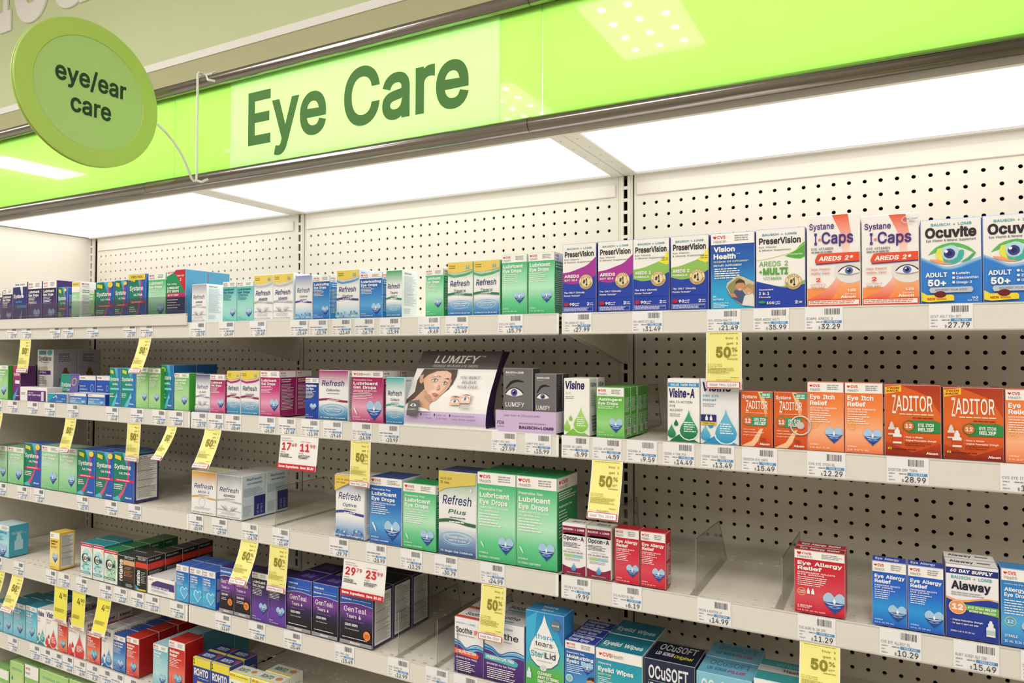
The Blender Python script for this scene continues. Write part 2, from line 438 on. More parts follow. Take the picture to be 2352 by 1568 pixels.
# ---------------------------------------------------------------- where things stand
YF = -13.1                                   # front plane of the shelf edges
SH = {'A': (-9.5, 1.38), 'B': (-17.45, 1.45), 'C': (-26.45, 1.5), 'D': (-34.5, 1.5), 'E': (-42.6, 1.6), 'F': (-50.6, 1.6)}
def cam_uv(X, Y, Z):
    q = CAM_R @ (np.array([X, Y, Z])-CAM_P)
    return CAM_CX+CAM_F*q[0]/q[2], CAM_CY-CAM_F*q[1]/q[2]
def solve(fn, target, a, b):
    """fn is monotonic on a..b"""
    fa = fn(a)-target; fb = fn(b)-target
    for _ in range(50):
        m = (a+b)/2; fm = fn(m)-target
        if (fm > 0) == (fa > 0): a, fa = m, fm
        else: b = m
    return (a+b)/2
def x_at(u, Y, Z): return solve(lambda X: cam_uv(X, Y, Z)[0], u, -90, 45)
def z_at(v, X, Y): return solve(lambda Z: cam_uv(X, Y, Z)[1], v, -65, 40)

# ---------------------------------------------------------------- the shop around the shelves
def plain(name, pts, m, kind='structure'):
    mb = MB(); mb.poly(pts); o = mb.build(name, m, None, (0, 0, 0)); tag(o, kind=kind); return o
M_WALL_UP = mat('sage_paint', 'd0dbac', .55, noise=.05)
M_WALL_LO = mat('olive_paint', 'b8b68c', .55, noise=.05)
M_WHITE = mat('white_vinyl', 'f2efed', .5)
M_CREAM = mat('cream_enamel', 'ebe5d9', .42, noise=.04)
M_GREY = mat('pale_grey_enamel', 'e0dcd5', .38, noise=.03)
M_DARK = mat('shadowed_cavity', '17120d', .9)  # near-black colour stands in for shade inside holes and slots
M_CHROME = mat('chrome', '9c9795', .17, 1.0)
M_CEIL = mat('ceiling_tile', 'e8e6e0', .9, noise=.06)
M_FLOOR = mat('floor_tile', 'c8c2b4', .35, noise=.12)
XL, XR = -300, 150; YB, YFR = 1.0, -230
plain('floor', [(XL, YFR, -Z0), (XR, YFR, -Z0), (XR, YB, -Z0), (XL, YB, -Z0)], M_FLOOR)
plain('ceiling', [(XL, YFR, CEIL), (XL, YB, CEIL), (XR, YB, CEIL), (XR, YFR, CEIL)], M_CEIL)
mb = MB()
mb.poly([(XL, YB, -Z0), (XR, YB, -Z0), (XR, YB, 23), (XL, YB, 23)]); wall = mb.build('wall_back', M_WALL_LO, None, (0, 0, 0)); tag(wall, kind='structure')
mb = MB(); mb.poly([(XL, YB-.02, 23.2), (XR, YB-.02, 23.2), (XR, YB-.02, CEIL), (XL, YB-.02, CEIL)]); o = mb.build('wall_back_upper', M_WALL_UP, None, (0, 0, 0)); tag(o, kind='structure')
mb = MB(); mb.box(XL, YB-.12, 22.75, XR, YB, 23.65); o = mb.build('trim_1', M_WHITE, None, (0, 0, 0)); tag(o, kind='structure')
plain('wall_front', [(XL, YFR, -Z0), (XL, YFR, CEIL), (XR, YFR, CEIL), (XR, YFR, -Z0)], mat('beige_paint', 'c0b8a8', .7))
plain('wall_left', [(XL, YB, -Z0), (XL, YB, CEIL), (XL, YFR, CEIL), (XL, YFR, -Z0)], mat('beige_paint', 'c0b8a8', .7))
plain('wall_right', [(XR, YFR, -Z0), (XR, YFR, CEIL), (XR, YB, CEIL), (XR, YB, -Z0)], mat('beige_paint', 'c0b8a8', .7))
# large white wall letters, cut by the frame
for ch, x0, x1, zt in (('I', -97.2, -94.3, 49.5), ('o', -93.4, -84.6, 45.6), ('u', -83.6, -74.4, 45.4)):
    V, F = word(ch, .03, 6); a_, b_ = _bb(V); ys = [p[1] for p in V]; lo, hi = min(ys), max(ys)
    zb_ = 34.75
    f = lambda p, y: (x0+(p[0]-a_)/(b_-a_)*(x1-x0), y, zb_+(p[1]-lo)/(hi-lo)*(zt-zb_))
    mb = MB(); b = len(mb.v)
    mb.v += [f(p, YB-.28) for p in V]
    for q in F: mb.f.append(q); mb.c.append(None); mb.smooth.append(False)
    n = len(V); mb.v += [f(p, YB-.05) for p in V]
    cnt = {}
    for q in F:
        for i in range(len(q)): e = (q[i], q[(i+1) % len(q)]); cnt[frozenset(e)] = cnt.get(frozenset(e), 0)+1
    for q in F:
        for i in range(len(q)):
            e = (q[i], q[(i+1) % len(q)])
            if cnt[frozenset(e)] == 1: mb.f.append((e[0], e[0]+n, e[1]+n, e[1])); mb.c.append(None); mb.smooth.append(False)
    o = mb.build('wall_letter', M_WHITE, None, (x0, YB, zb_))
    tag(o, 'large white letter %s on the sage wall, cut by top left corner' % ch.lower().replace('i', 'l'), 'letter', 'white wall letters')
# ceiling lights: metal frame, lens, rows of small bright diodes
M_LENS = mat('troffer_lens', 'f4f4f0', .5, emit='fffbf6', es=P_TROFFER*.75)
M_LED = mat('troffer_diode', 'ffffff', .5, emit='fffaf2', es=P_TROFFER*5)
fr0 = None
for i, (x, y) in enumerate(TROFFERS):
    z = CEIL-.3
    if fr0 is None:
        root = empty('ceiling_light', x, y, z); mb = MB()
        for q in ((-10, -15, 10, -13.6), (-10, 13.6, 10, 15), (-10, -13.6, -8.6, 13.6), (8.6, -13.6, 10, 13.6)): mb.box(q[0]+x, q[1]+y, z-.2, q[2]+x, q[3]+y, z+.3)
        f_ = mb.build('frame', M_WHITE, root, (x, y, z))
        mb = MB(); mb.poly([(x-8.6, y-13.6, z), (x-8.6, y+13.6, z), (x+8.6, y+13.6, z), (x+8.6, y-13.6, z)]); l_ = mb.build('lens', M_LENS, root, (x, y, z))
        mb = MB()
        for a in (-5, 0, 5):
            for b in (-9.6, -3.2, 3.2, 9.6):
                mb.poly([(x+a+.7*math.cos(t), y+b+.9*math.sin(t), z-.06) for t in np.linspace(0, -2*math.pi, 10, False)])
        d_ = mb.build('diode_grid', M_LED, root, (x, y, z)); fr0 = (f_, l_, d_)
    else:
        root = empty('ceiling_light', x, y, z)
        for q in fr0: c = q.copy(); COL.objects.link(c); c.parent = root
    tag(root, 'recessed white ceiling light over the aisle, %s of the fittings' % 'first second third fourth fifth sixth seventh eighth ninth tenth eleventh added-twelfth added-thirteenth'.split()[i], 'ceiling light', 'ceiling lights over the aisle')

# ---------------------------------------------------------------- gondola: uprights, peg panels, end panel
BAYX = [(-72.6, -36), (-36, 0), (0, 36)]
def holes_grid(mb, xs, zs, plane, hr, n=8, depth=.18):
    """grid of square cells, each with a round hole; xs, zs cell edges; plane(x,z,d)->xyz"""
    for i in range(len(xs)-1):
        for j in range(len(zs)-1):
            x0, x1, z0, z1 = xs[i], xs[i+1], zs[j], zs[j+1]; cx, cz = (x0+x1)/2, (z0+z1)/2
            r = hr if isinstance(hr, tuple) else (hr, hr)
            O, I = [], []
            for k in range(n):
                t = 2*math.pi*(k+.5)/n; c, s = math.cos(t), math.sin(t); m = max(abs(c), abs(s))
                O.append((cx+c/m*(x1-x0)/2, cz+s/m*(z1-z0)/2)); I.append((cx+r[0]*c, cz+r[1]*s))
            # corners so the outline stays square
            base = len(mb.v); mb.v += [plane(*p, 0) for p in O]+[plane(*p, 0) for p in I]+[plane(*p, depth) for p in I]
            for k in range(n):
                k2 = (k+1) % n
                mb.f.append((base+k, base+k2, base+n+k2, base+n+k)); mb.c.append(None); mb.smooth.append(False)
                mb.f.append((base+n+k, base+n+k2, base+2*n+k2, base+2*n+k)); mb.c.append(None); mb.smooth.append(False)
            cs = [(x0, z0), (x1, z0), (x1, z1), (x0, z1)]
            for (a, b) in cs:
                d = sorted(range(n), key=lambda k: (O[k][0]-a)**2+(O[k][1]-b)**2)[:2]
                mb.poly([plane(a, b, 0), plane(*O[d[0]], 0), plane(*O[d[1]], 0)])
pan_w = ['left', 'middle', 'right']
for bi, (xa, xb) in enumerate(BAYX):
    x0 = (-72 if bi == 0 else xa)+1.0; nx = 34 if bi else 34
    root = empty('back_panel', (xa+xb)/2, 0, -54); org = ((xa+xb)/2, 0, -54)
    tag(root, 'cream perforated metal back panel of the %s bay' % pan_w[bi], 'back panel', 'perforated back panels')
    mb = MB(); holes_grid(mb, [x0+i for i in range(nx+1)], [-54.5+i for i in range(56)], lambda x, z, d: (x, d, z), .142)
    # solid margins
    mb.box(x0-.33, 0, -54.5, x0, .18, 2.4); mb.box(x0+nx, 0, -54.5, x0+nx+.33, .18, 2.4); mb.box(x0, 0, .5, x0+nx, .18, 2.4)
    mb.build('perforated_sheet', M_CREAM, root, org)
    mb = MB(); mb.box(x0-.1, -.16, .72, x0+nx+.1, 0, 1.75, ch=.05); mb.build('top_strip', M_CREAM, root, org)
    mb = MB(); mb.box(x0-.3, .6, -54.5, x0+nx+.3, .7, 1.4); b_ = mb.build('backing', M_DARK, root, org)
for ui, ux in enumerate((-72.45, -36.05, -.05, 36)):
    root = empty('slotted_upright', ux, 0, -Z0); org = (ux, 0, -Z0)
    tag(root, 'cream slotted steel upright %s' % ['beside the smooth end panel', 'between left and middle bays', 'between middle and right bays', 'at right of right bay'][ui], 'upright', 'slotted uprights')
    mb = MB(); w_ = .17
    mb.box(ux-(.28 if ui == 0 else .58), -.05, -Z0, ux-w_, .1, 2.4); mb.box(ux+w_, -.05, -Z0, ux+.6, .1, 2.4)
    mb.box(ux-.42, -.12, -Z0, ux-w_, -.05, 2.35, ch=.02); mb.box(ux+w_, -.12, -Z0, ux+.42, -.05, 2.35, ch=.02)
    for k in range(0, 62): z = 2.25-k; mb.box(ux-w_, -.11, z-1, ux+w_, -.04, z-1+.27)
    mb.build('slotted_post', M_CREAM, root, org)
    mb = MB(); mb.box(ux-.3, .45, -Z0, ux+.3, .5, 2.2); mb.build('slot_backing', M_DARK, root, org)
mb = MB(); mb.box(-73.3, -16.0, -Z0, -72.75, .3, 2.42, ch=.05); o = mb.build('end_panel', M_CREAM, None, (-73, -8, -Z0))
tag(o, 'smooth cream end panel closing the left bay', 'end panel')

# ---------------------------------------------------------------- shelves
def deck_mesh(xa, xb, zt):
    """front rim, two rows of slots, plain middle, two rows of slots, back rim"""
    mb = MB(); P = lambda x, y, d: (x, y, zt-d*.5)
    xs = [xa+i for i in range(int(xb-xa)+1)]; xs[0] = xa; xs[-1] = xb
    xs = [xa]+[x-.42 for x in range(int(math.ceil(xa))+1, int(xb)+1)]+[xb]
    def slab(y0, y1): mb.poly([P(xa, y0, 0), P(xb, y0, 0), P(xb, y1, 0), P(xa, y1, 0)])
    slab(-13.05, -13.0); holes_grid(mb, xs, [-13.0, -12.1, -11.2], P, (.19, .12)); slab(-11.2, -4.4); holes_grid(mb, xs, [-4.4, -3.5, -2.6], P, (.19, .12)); slab(-2.6, -.35)
    return mb
for sh, (zt, fh) in SH.items():
    for bi, (xa, xb) in enumerate(BAYX):
        if (sh == 'F' and bi > 0) or (sh == 'E' and bi > 1): continue
        if bi == 0: xa = -72.6
        z = zt-.12; org = ((xa+xb)/2, -6.5, zt-1.4)
        root = empty('shelf', *org)
        tag(root, 'cream steel %s of the %s bay' % ({'A': 'top shelf', 'B': 'second shelf from top', 'C': 'third shelf from top', 'D': 'fourth shelf from top', 'E': 'fifth shelf from top', 'F': 'sixth shelf from top'}[sh], pan_w[bi]), 'shelf', 'shop shelves')
        mb = deck_mesh(xa+.15, xb-.15, z)
        mb.box(xa+.15, -11.2, z-.2, xb-.15, -4.4, z-.12); mb.box(xa+.15, -2.6, z-.2, xb-.15, -.35, z-.12)                 # underside
        mb.box(xa+.5, -13.0, z-1.1, xb-.5, -12.9, z-.1); mb.box(xa+.5, -13.0, z-1.15, xb-.5, -12.2, z-1.1); mb.box(xa+.5, -1.0, z-.9, xb-.5, -.4, z-.2)
        mb.build('deck', M_CREAM, root, org)
        mb = MB(); mb.box(xa+.2, -12.85, z-.5, xb-.2, -11.22, z-.4); mb.box(xa+.2, -4.38, z-.5, xb-.2, -2.62, z-.4); mb.build('slot_shade', M_DARK, root, org)  # added dark strips below the slots, imitating shade inside the hollow shelf
        mb = MB(); x0, x1 = xa+.13, xb-.13
        yb_, yt_ = YF-.0, YF+.0; zlo = zt-fh
        # ticket rail: flat face, rounded lip above and below, curled ends
        mb.box(x0, YF, zlo+.1, x1, YF+.14, zt-.08, ch=.03)
        mb.tube([(x0, YF+.06, zt-.06), (x1, YF+.06, zt-.06)], .075, 8); mb.tube([(x0, YF+.03, zlo+.06), (x1, YF+.03, zlo+.06)], .085, 8)
        for xe in (x0+.06, x1-.06): mb.tube([(xe, YF+.04, zlo+.06), (xe, YF+.04, zt-.06)], .095, 8)
        f_ = mb.build('ticket_rail', M_GREY, root, org)
        for xe, s in ((xa+.25, 0), (xb-.25, 1)):
            mb = MB(); q = [(-11.7, z-.3), (-11.5, z-1.25), (-11.0, z-1.3), (-1.2, z-3.32), (-.3, z-3.4), (-.3, z-.3)]
            for xx in (xe-.05, xe+.05): mb.poly([(xx, y, zz) for y, zz in (q if xx > xe else q[::-1])])
            for k in range(len(q)):
                a, b = q[k], q[(k+1) % len(q)]; mb.poly([(xe-.05, *a), (xe+.05, *a), (xe+.05, *b), (xe-.05, *b)])
            mb.build('bracket', M_CREAM, root, org)

# ---------------------------------------------------------------- light canopy, rails, backlit sign
def lens_mat():
    m = bpy.data.materials.new('prismatic_lens'); m.use_nodes = True; nt = m.node_tree; b = nt.nodes['Principled BSDF']
    tc = nt.nodes.new('ShaderNodeTexCoord'); br = nt.nodes.new('ShaderNodeTexBrick')
    br.offset = 0; br.inputs['Scale'].default_value = 1; br.inputs['Mortar Size'].default_value = .0009; br.inputs['Brick Width'].default_value = .0127; br.inputs['Row Height'].default_value = .0127
    br.inputs['Color1'].default_value = br.inputs['Color2'].default_value = (1, 1, 1, 1); br.inputs['Mortar'].default_value = (.55, .55, .52, 1)
    nt.links.new(tc.outputs['Object'], br.inputs[0]); nt.links.new(br.outputs[0], b.inputs['Emission Color']); b.inputs['Emission Strength'].default_value = LENS_E
    b.inputs['Base Color'].default_value = (.25, .25, .24, 1); b.inputs['Roughness'].default_value = .5
    return m
LENS_E = 1.15
M_LENSC = lens_mat()
for bi, (xa, xb) in enumerate(BAYX):
    xa2 = xa+(.2 if bi == 0 else 1.0); xb2 = xb-1.15; org = ((xa+xb)/2, -8, 2.4)
    root = empty('canopy_light', *org)
    tag(root, 'bright light panel under the sign box, %s bay' % pan_w[bi], 'light panel', 'under-sign light panels')
    mb = MB(); mb.poly([(xa2, -15.4, 2.5), (xa2, -.5, 2.5), (xb2, -.5, 2.5), (xb2, -15.4, 2.5)]); mb.build('lens', M_LENSC, root, org)
    mb = MB(); mb.box(xa2, -.5, 2.35, xb2, -.0, 2.55); mb.box(xa2, -15.8, 2.3, xb2, -15.4, 2.6)
    mb.box(xb2, -15.8, 2.38, xb2+1.0, -.0, 2.6, ch=.03); mb.box(xb2+1.04, -15.8, 2.38, (xb+1.0) if bi < 2 else xb, -.0, 2.6, ch=.03)
    for k in range(6):
        for q in (.35, 1.6): mb.tube([(xb2+q, -13.5+k*2.2, 2.37), (xb2+q, -13.5+k*2.2, 2.34)], .07, 6)
    mb.build('frame', M_GREY, root, org)
    area('canopy_lamp', ((xa2+xb2)/2, -8, 2.2), xb2-xa2-.5, 14, P_CANOPY, col=(1, .965, .84))
# housing of the sign box
mb = MB(); mb.box(-76, -15.6, 10.3, 36.5, .8, 10.6); mb.box(-76, .5, 2.6, 36.5, .8, 10.3); mb.box(-76, -15.6, 2.62, 36.5, .8, 2.75)
o = mb.build('sign_housing', mat('housing_white', 'eeeeea', .7), None, (-20, -8, 2.6)); tag(o, 'white box housing behind the backlit green sign', 'sign housing')
for nm, zc, w1 in (('upper', 9.97, 'above the green sign'), ('lower', 2.05, 'below the green sign')):
    for (xa, xb) in ((-76, -37.6), (-37.55, -.6), (-.55, 36.5)):
        mb = MB(); mb.tube([(xa, -16.35, zc), (xb, -16.35, zc)], .47, 24)
        if xa > -76: mb.tube([(xa, -16.35, zc), (xa+.08, -16.35, zc)], .49, 24)
        o = mb.build('chrome_rail', M_CHROME, None, ((xa+xb)/2, -16.35, zc)); seg = {-76: 'left end', -37.55: 'middle', -.55: 'right end'}[xa]
        tag(o, 'polished chrome tube rail %s, %s length' % (w1, seg), 'rail', 'chrome rails')
    mb = MB(); mb.box(-76, -15.8, zc-.7, 36.5, -15.5, zc+.45)
    o = mb.build('rail_channel', M_GREY, None, (-20, -15.8, zc)); tag(o, 'pale metal channel behind the %s chrome rail' % nm, 'channel')
M_GREEN = translucent_mat('green_acrylic', 'b8da7a', 'cef4a0')
M_GREEN2 = translucent_mat('pale_green_insert', 'd2ea9c', 'd4ffc4', matte=True)
for (xa, xb), wd in (((-76, -34.75), 'left end, behind the round sign'), ((-34.7, -27.92), 'narrow strip left of the Eye Care insert'), ((-2.94, .02), 'narrow strip right of the Eye Care insert'), ((.08, 36.5), 'right end, blank')):
    mb = MB()
    mb.box(xa, -15.95, 2.2, xb, -15.85, 9.8)
    o = mb.build('backlit_sign', M_GREEN, None, ((xa+xb)/2, -15.9, 2.2)); tag(o, 'glossy backlit lime green sign panel, ' + wd, 'sign panel', 'backlit green panels')
mb = MB(); mb.box(-27.9, -15.98, 2.2, -2.96, -15.9, 9.8); o = mb.build('sign_insert', M_GREEN2, None, (-15, -15.95, 2.2)); tag(o, 'pale green insert with dark green words Eye Care', 'sign')
for t, x0, x1 in (('Eye', .083, .41), ('Care', .479, .906)):
    mb = MB(); f = Art(mb, lambda x, y, e: (-27.9+24.94*x, -15.99-e, 2.5+6.95*(1-y)), 24.94, 6.95, step=.01)
    f.T(x0, .175, x1, .735, t, '467a34', 1.4, res=8); l_ = mb.build('lettering', PAPER, o, (-15, -15.95, 2.2)); l_['label'] = 'dark green word '+t
for (xa, xb) in ((-75, -36.5), (-34, -.6), (.6, 35)):
    for zz in (6.0,):
        area('sign_lamp', ((xa+xb)/2, -5.0, zz), xb-xa-2, 6.2, P_SIGN*(xb-xa)/34, rot=(math.radians(90), 0, math.radians(0)), col=(1, 1, .95))

# ---------------------------------------------------------------- round flag sign on its wire bracket
cx, cy, cz, R = -30.7, -25.55, 6.14, 5.12
root = empty('round_sign', cx, cy, cz); org = (cx, cy, cz)
tag(root, 'round green flag sign reading eye/ear care on a wire bracket', 'sign')
def disc(mb, x0, x1, r0, r1, n=64, cap=True):
    c = lambda r, x, k: (x, cy+r*math.cos(2*math.pi*k/n), cz+r*math.sin(2*math.pi*k/n))
    for k in range(n): mb.poly([c(r0, x0, k), c(r0, x0, k+1), c(r1, x1, k+1), c(r1, x1, k)], sm=True)
mb = MB(); n = 64
disc(mb, cx-.42, cx-.42, 0.001, R-.06); disc(mb, cx-.42, cx-.36, R-.06, R); disc(mb, cx-.36, cx-.28, R, R); disc(mb, cx-.28, cx-.26, R, R-.08); disc(mb, cx-.26, cx-.12, R-.08, R-.08); disc(mb, cx-.12, cx-.1, R-.08, R); disc(mb, cx-.1, cx-.03, R, R); disc(mb, cx-.03, cx, R, R-.06); disc(mb, cx, cx, R-.06, 3.95); disc(mb, cx, cx-.07, 3.95, 3.9); disc(mb, cx-.07, cx-.07, 3.9, 3.86)
mb.build('rim', mat('green_rim', 'b4cf66', .4), root, org)
mb = MB(); disc(mb, cx-.065, cx-.065, 3.9, .001); mb.build('face', mat('green_face', 'b3d185', .35), root, org)
for t, q in (('eye/ear', (.18, .30, .83, .455)), ('care', (.315, .545, .685, .70))):
    mb = MB(); f = Art(mb, lambda x, y, e: (cx-.05+e, cy-3.9+7.8*x, cz+3.9-7.8*y), 7.8, 7.8, step=.01)
    f.T(*q, t, '22402a', 1.2, res=8); l_ = mb.build('lettering', PAPER, root, org); l_['label'] = 'dark green word '+t
mb = MB(); x = -30.5
mb.tube([(x, -16.1, 10.62), (x, -16.6, 10.66), (x, -16.95, 10.6), (x, -17.05, 10.4), (x, -17.05, 6), (x, -17.05, 1.95), (x, -17.1, 1.72), (x, -17.3, 1.66), (x, -17.5, 1.8), (x, -17.7, 2.2), (x, -18.1, 3.0), (x, -18.6, 3.75), (x, -19.2, 4.4), (x, -19.9, 4.95), (x, -20.6, 5.35)], .1, 10)
mb.tube([(x, -17.05, 1.75), (x+.5, -16.95, 1.6), (x+1.2, -16.95, 1.75)], .1, 8); mb.tube([(x-.6, -16.5, 10.55), (x+1.6, -16.5, 10.55)], .07, 8); mb.tube([(x+1.0, -16.4, 10.5), (x+.9, -16.95, 10.2), (x+1.1, -16.95, 9.8), (x+1.8, -16.9, 9.62)], .1, 8)
b_ = mb.build('wire_bracket', mat('white_wire', 'dfe3dc', .35), root, org); b_['label'] = 'bent pale wire hooked over both chrome rails'

# ---------------------------------------------------------------- carton designs
DS = {}
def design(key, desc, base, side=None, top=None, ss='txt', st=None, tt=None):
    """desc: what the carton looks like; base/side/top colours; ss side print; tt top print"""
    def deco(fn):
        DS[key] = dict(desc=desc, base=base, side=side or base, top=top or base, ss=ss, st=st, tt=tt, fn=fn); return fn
    return deco
def side_print(a, d):
    ss = d['ss']; ink = 'f2f2f2' if sum(hexc(d['side'])) < 1.6 else '7f8fa5'
    if ss == 'drug':
        a.R(.08, .04, .93, .96, 'ecebe6'); a.T(.12, .055, .5, .085, 'Drug Facts', '222222', 1)
        a.L(.12, .11, .9, .008, 38, .0215, '6a6a70')
        for y in (.1, .24, .36, .55, .7): a.R(.1, y, .91, y+.004, '222222')
    elif ss == 'txt':
        a.L(.1, .2, .92, .012, 10, .03, ink); a.L(.1, .56, .9, .01, 10, .028, ink)
        a.R(.45, .8, .93, .95, 'f0f0ee')
        for i in range(11): a.R(.5+i*.036, .815, .5+i*.036+(.012 if i % 3 else .022), .935, '222222')
    elif ss == 'cvs':
        cvs(a, .14, False); a.L(.08, .18, .9, .02, 2, .045, ink); a.L(.08, .3, .92, .011, 18, .032, ink)
    elif ss == 'cvsw':
        a.R(0, 0, 1, .14, WH); heart_small(a, .12, .05, .1); a.T(.2, .03, .5, .07, 'CVS', 'cf2030', 1.5); a.T(.06, .085, .5, .12, 'Health', '8d8d90')
        a.L(.06, .16, .9, .012, 4, .025, ink); a.T(.06, .3, .7, .325, 'Preservative Free', ink, 1); a.L(.06, .36, .5, .012, 9, .035, ink)
    elif ss == 'refr':
        a.T(.12, .04, .6, .085, 'Refresh', '2c3f78', .5, .15); a.L(.1, .12, .92, .009, 24, .027, '8fa6bd'); a.L(.1, .82, .6, .009, 4, .03, '8fa6bd')
    elif ss == 'refadv':
        a.T(.18, .06, .82, .12, 'Refresh', '2c2f58', .5, .15); a.T(.2, .17, .85, .21, 'ADVANCED', '33365a', 1, .1)
        a.L(.04, .3, .96, .009, 7, .028, '6d86a8'); a.R(.5, .5, .99, .96, '2b2c7c')
        a.L(.04, .72, .42, .008, 9, .025, '9aa0ac'); a.R(.04, .7, .45, .704, '77707a')
        a.T(.62, .7, .7, .92, 'LOT 89421', 'c9c9da', 0, vert=True); a.T(.78, .7, .86, .92, 'EXP FEB 20', 'c9c9da', 0, vert=True)
    elif ss == 'bottle':
        bottle(a, .5, .55, .45, 'b4dcea'); a.L(.12, .22, .9, .012, 3, .03, 'cfe9f2')
    elif ss == 'ret':
        a.T(.08, .06, .8, .1, 'RELIEF', 'c9c9c9', 1); a.R(0, .17, 1, .36, 'd83a2c'); a.L(.1, .42, .9, .016, 14, .038, 'b9b9b9')
    elif ss == 'blink':
        a.T(.1, .06, .6, .12, 'blink', 'bfe0cc', 1, .2); a.L(.1, .25, .9, .014, 12, .04, 'c5dccb')
    elif ss == 'band':
        pass
    elif ss == 'vis':
        a.T(.1, .06, .85, .14, 'Visine', '26236b', 1.5, .15); a.L(.15, .2, .8, .01, 10, .03, '9aa59a')
        a.R(.2, .64, .9, .95, 'f8f8f8')
        for i in range(14): a.R(.25, .655+i*.0205, .85, .655+i*.0205+(.007 if i % 3 else .013), '222222')
    elif ss == 'bronze':
        a.L(.2, .08, .8, .016, 5, .035, '5a5868'); bottle(a, .5, .62, .5, '7c5428'); a.P([(0, 1), (0, .8), (.4, .93), (1, 1)], 'd8b070')
    elif ss == 'eyelumi':
        a.L(.3, .1, .8, .012, 5, .04, '8f8f93'); bottle(a, .5, .65, .33, '2a292c')
def carton(key, W, H, D, name='carton'):
    d = DS[key]; ch = .035
    mb = MB(); hb = hexc(d['base']); 
    lite = tuple(min(1, c*.7+.25) for c in hexc(d['side']))
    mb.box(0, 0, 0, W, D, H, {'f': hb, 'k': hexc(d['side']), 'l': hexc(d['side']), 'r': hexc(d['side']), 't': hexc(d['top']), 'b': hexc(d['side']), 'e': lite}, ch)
    w, h, dd = W-2*ch, H-2*ch, D-2*ch
    a = Art(mb, lambda x, y, e: (ch+x*w, -e, ch+h*(1-y)), w, h); d['fn'](a)
    a = Art(mb, lambda x, y, e: (W+e, ch+x*dd, ch+h*(1-y)), dd, h); side_print(a, d)
    a = Art(mb, lambda x, y, e: (-e, D-ch-x*dd, ch+h*(1-y)), dd, h); side_print(a, d)
    a = Art(mb, lambda x, y, e: (ch+x*w, ch+dd*(1-y), H+e), w, dd)
    if d['tt']: d['tt'](a)
    else: a.R(.0, .0, 1, .012, '4a4a4a'); a.R(.1, .93, .13, 1, '4a4a4a'); a.R(.87, .93, .9, 1, '4a4a4a')
    return mb

# -- eye drop cartons with a white header and a heart
def lub(hd, l1, l2, sub='', c1=None, c2=None, tcol='f4f4f4', mot=(.72, .72, .42), small=True, big=None, pf=False, wide=False, bott=None, g=None):
    def f(a):
        if g: a.G(0, hd, 1, 1, *g)
        cvs(a, hd, wide=wide); y = hd+.04
        if pf: a.T(.06, y, .66, y+.028, 'Preservative Free', tcol, 1); y += .055
        y1 = big or .052
        a.T(.06, y, .06+min(.9, .088*len(l1)), y+y1, l1, tcol, 2); y += y1*1.5
        a.T(.06, y, .06+min(.9, .082*len(l2)), y+y1, l2, tcol, 2); y += y1*1.55
        if c1: a.T(.06, y, .82, y+.022, c1, tcol, 1); y += .034
        if c2: a.T(.06, y, .6, y+.022, c2, c2col(tcol), 1); y += .045
        if small: a.L(.06, y, .7, .012, 5, .032, tcol)
        motif(a, *mot)
        if bott: bott(a)
        a.T(.06, .9, .3, .918, 'STERILE', tcol, .5); a.T(.06, .945, .62, .965, sub or '0.5 FL OZ (15 mL)', tcol, .5)
    return f
def c2col(t): return t
GR = ('48b87a', '8fdcae', 'b8eacb', '68cc92', '3cb072')
design('lubgreen', 'green lubricant eye drop carton with white header', '4dbb7c', '2fa563', '2fa563', ss='cvs')(
    lub(.13, 'Lubricant', 'Eye Drops', '1 FL OZ (30 mL)', g=GR))
design('lubgreen_pf', 'large green preservative-free eye drop carton', '4dbb7c', '239858', '1e9a56', ss='cvsw')(
    lub(.13, 'Lubricant', 'Eye Drops', '70 STERILE CONTAINERS', 'CARBOXYMETHYLCELLULOSE', 'For sensitive eyes', pf=True, mot=(.76, .8, .4), g=GR, bott=lambda a: vial(a, .14, .82, .08)))
design('lubsoft', 'pale green eye drop carton with white header', '7cc796', '4fae76', '8fae90', ss='cvs')(
    lub(.13, 'Lubricant', 'Eye Drops', g=('8fcf9a', 'b5e0bd', 'a0d6a8', '6fc07e')))
design('lublight', 'lime green eye drop carton with white header', '8bcb72', '4bb043', '77bb66', ss='plain')(
    lub(.11, 'Lubricant', 'Eye Drops', g=('6fbf62', 'a2d492', 'b5dda4', '8ccb78')))
design('lubteal', 'slim teal lubricant eye drop carton', '7fc9c8', '68bcbc', '8fd0cf', ss='cvs')(
    lub(.12, 'Lubricant', 'Eye Drops', tcol='23708a', mot=(.75, .78, .4), g=('5fc0bd', '8fd3cd', 'a5dcd2', '7ccfc6')))
design('lubing', 'blue lubricating eye drop carton', '2a6fc0', '2a8fd0', '2f6ab5', ss='cvs')(
    lub(.12, 'Lubricating', 'Eye Drops', 'STERILE', mot=(.75, .8, .42), g=('1b5cb3', '2f7cc8', '5aa3dc', '1f66bd')))
design('lubblue', 'royal blue preservative-free eye drop carton', '2465b8', 'd8d8dc', '27488f', ss='band')(
    lub(.12, 'Lubricant', 'Eye Drops', '60 STERILE CONTAINERS', 'CARBOXYMETHYLCELLULOSE', pf=True, mot=(.72, .78, .5), g=('1f5bb0', '2a70c2', '5ba6e0', '2160b4'), bott=lambda a: vial(a, .16, .76, .12)))
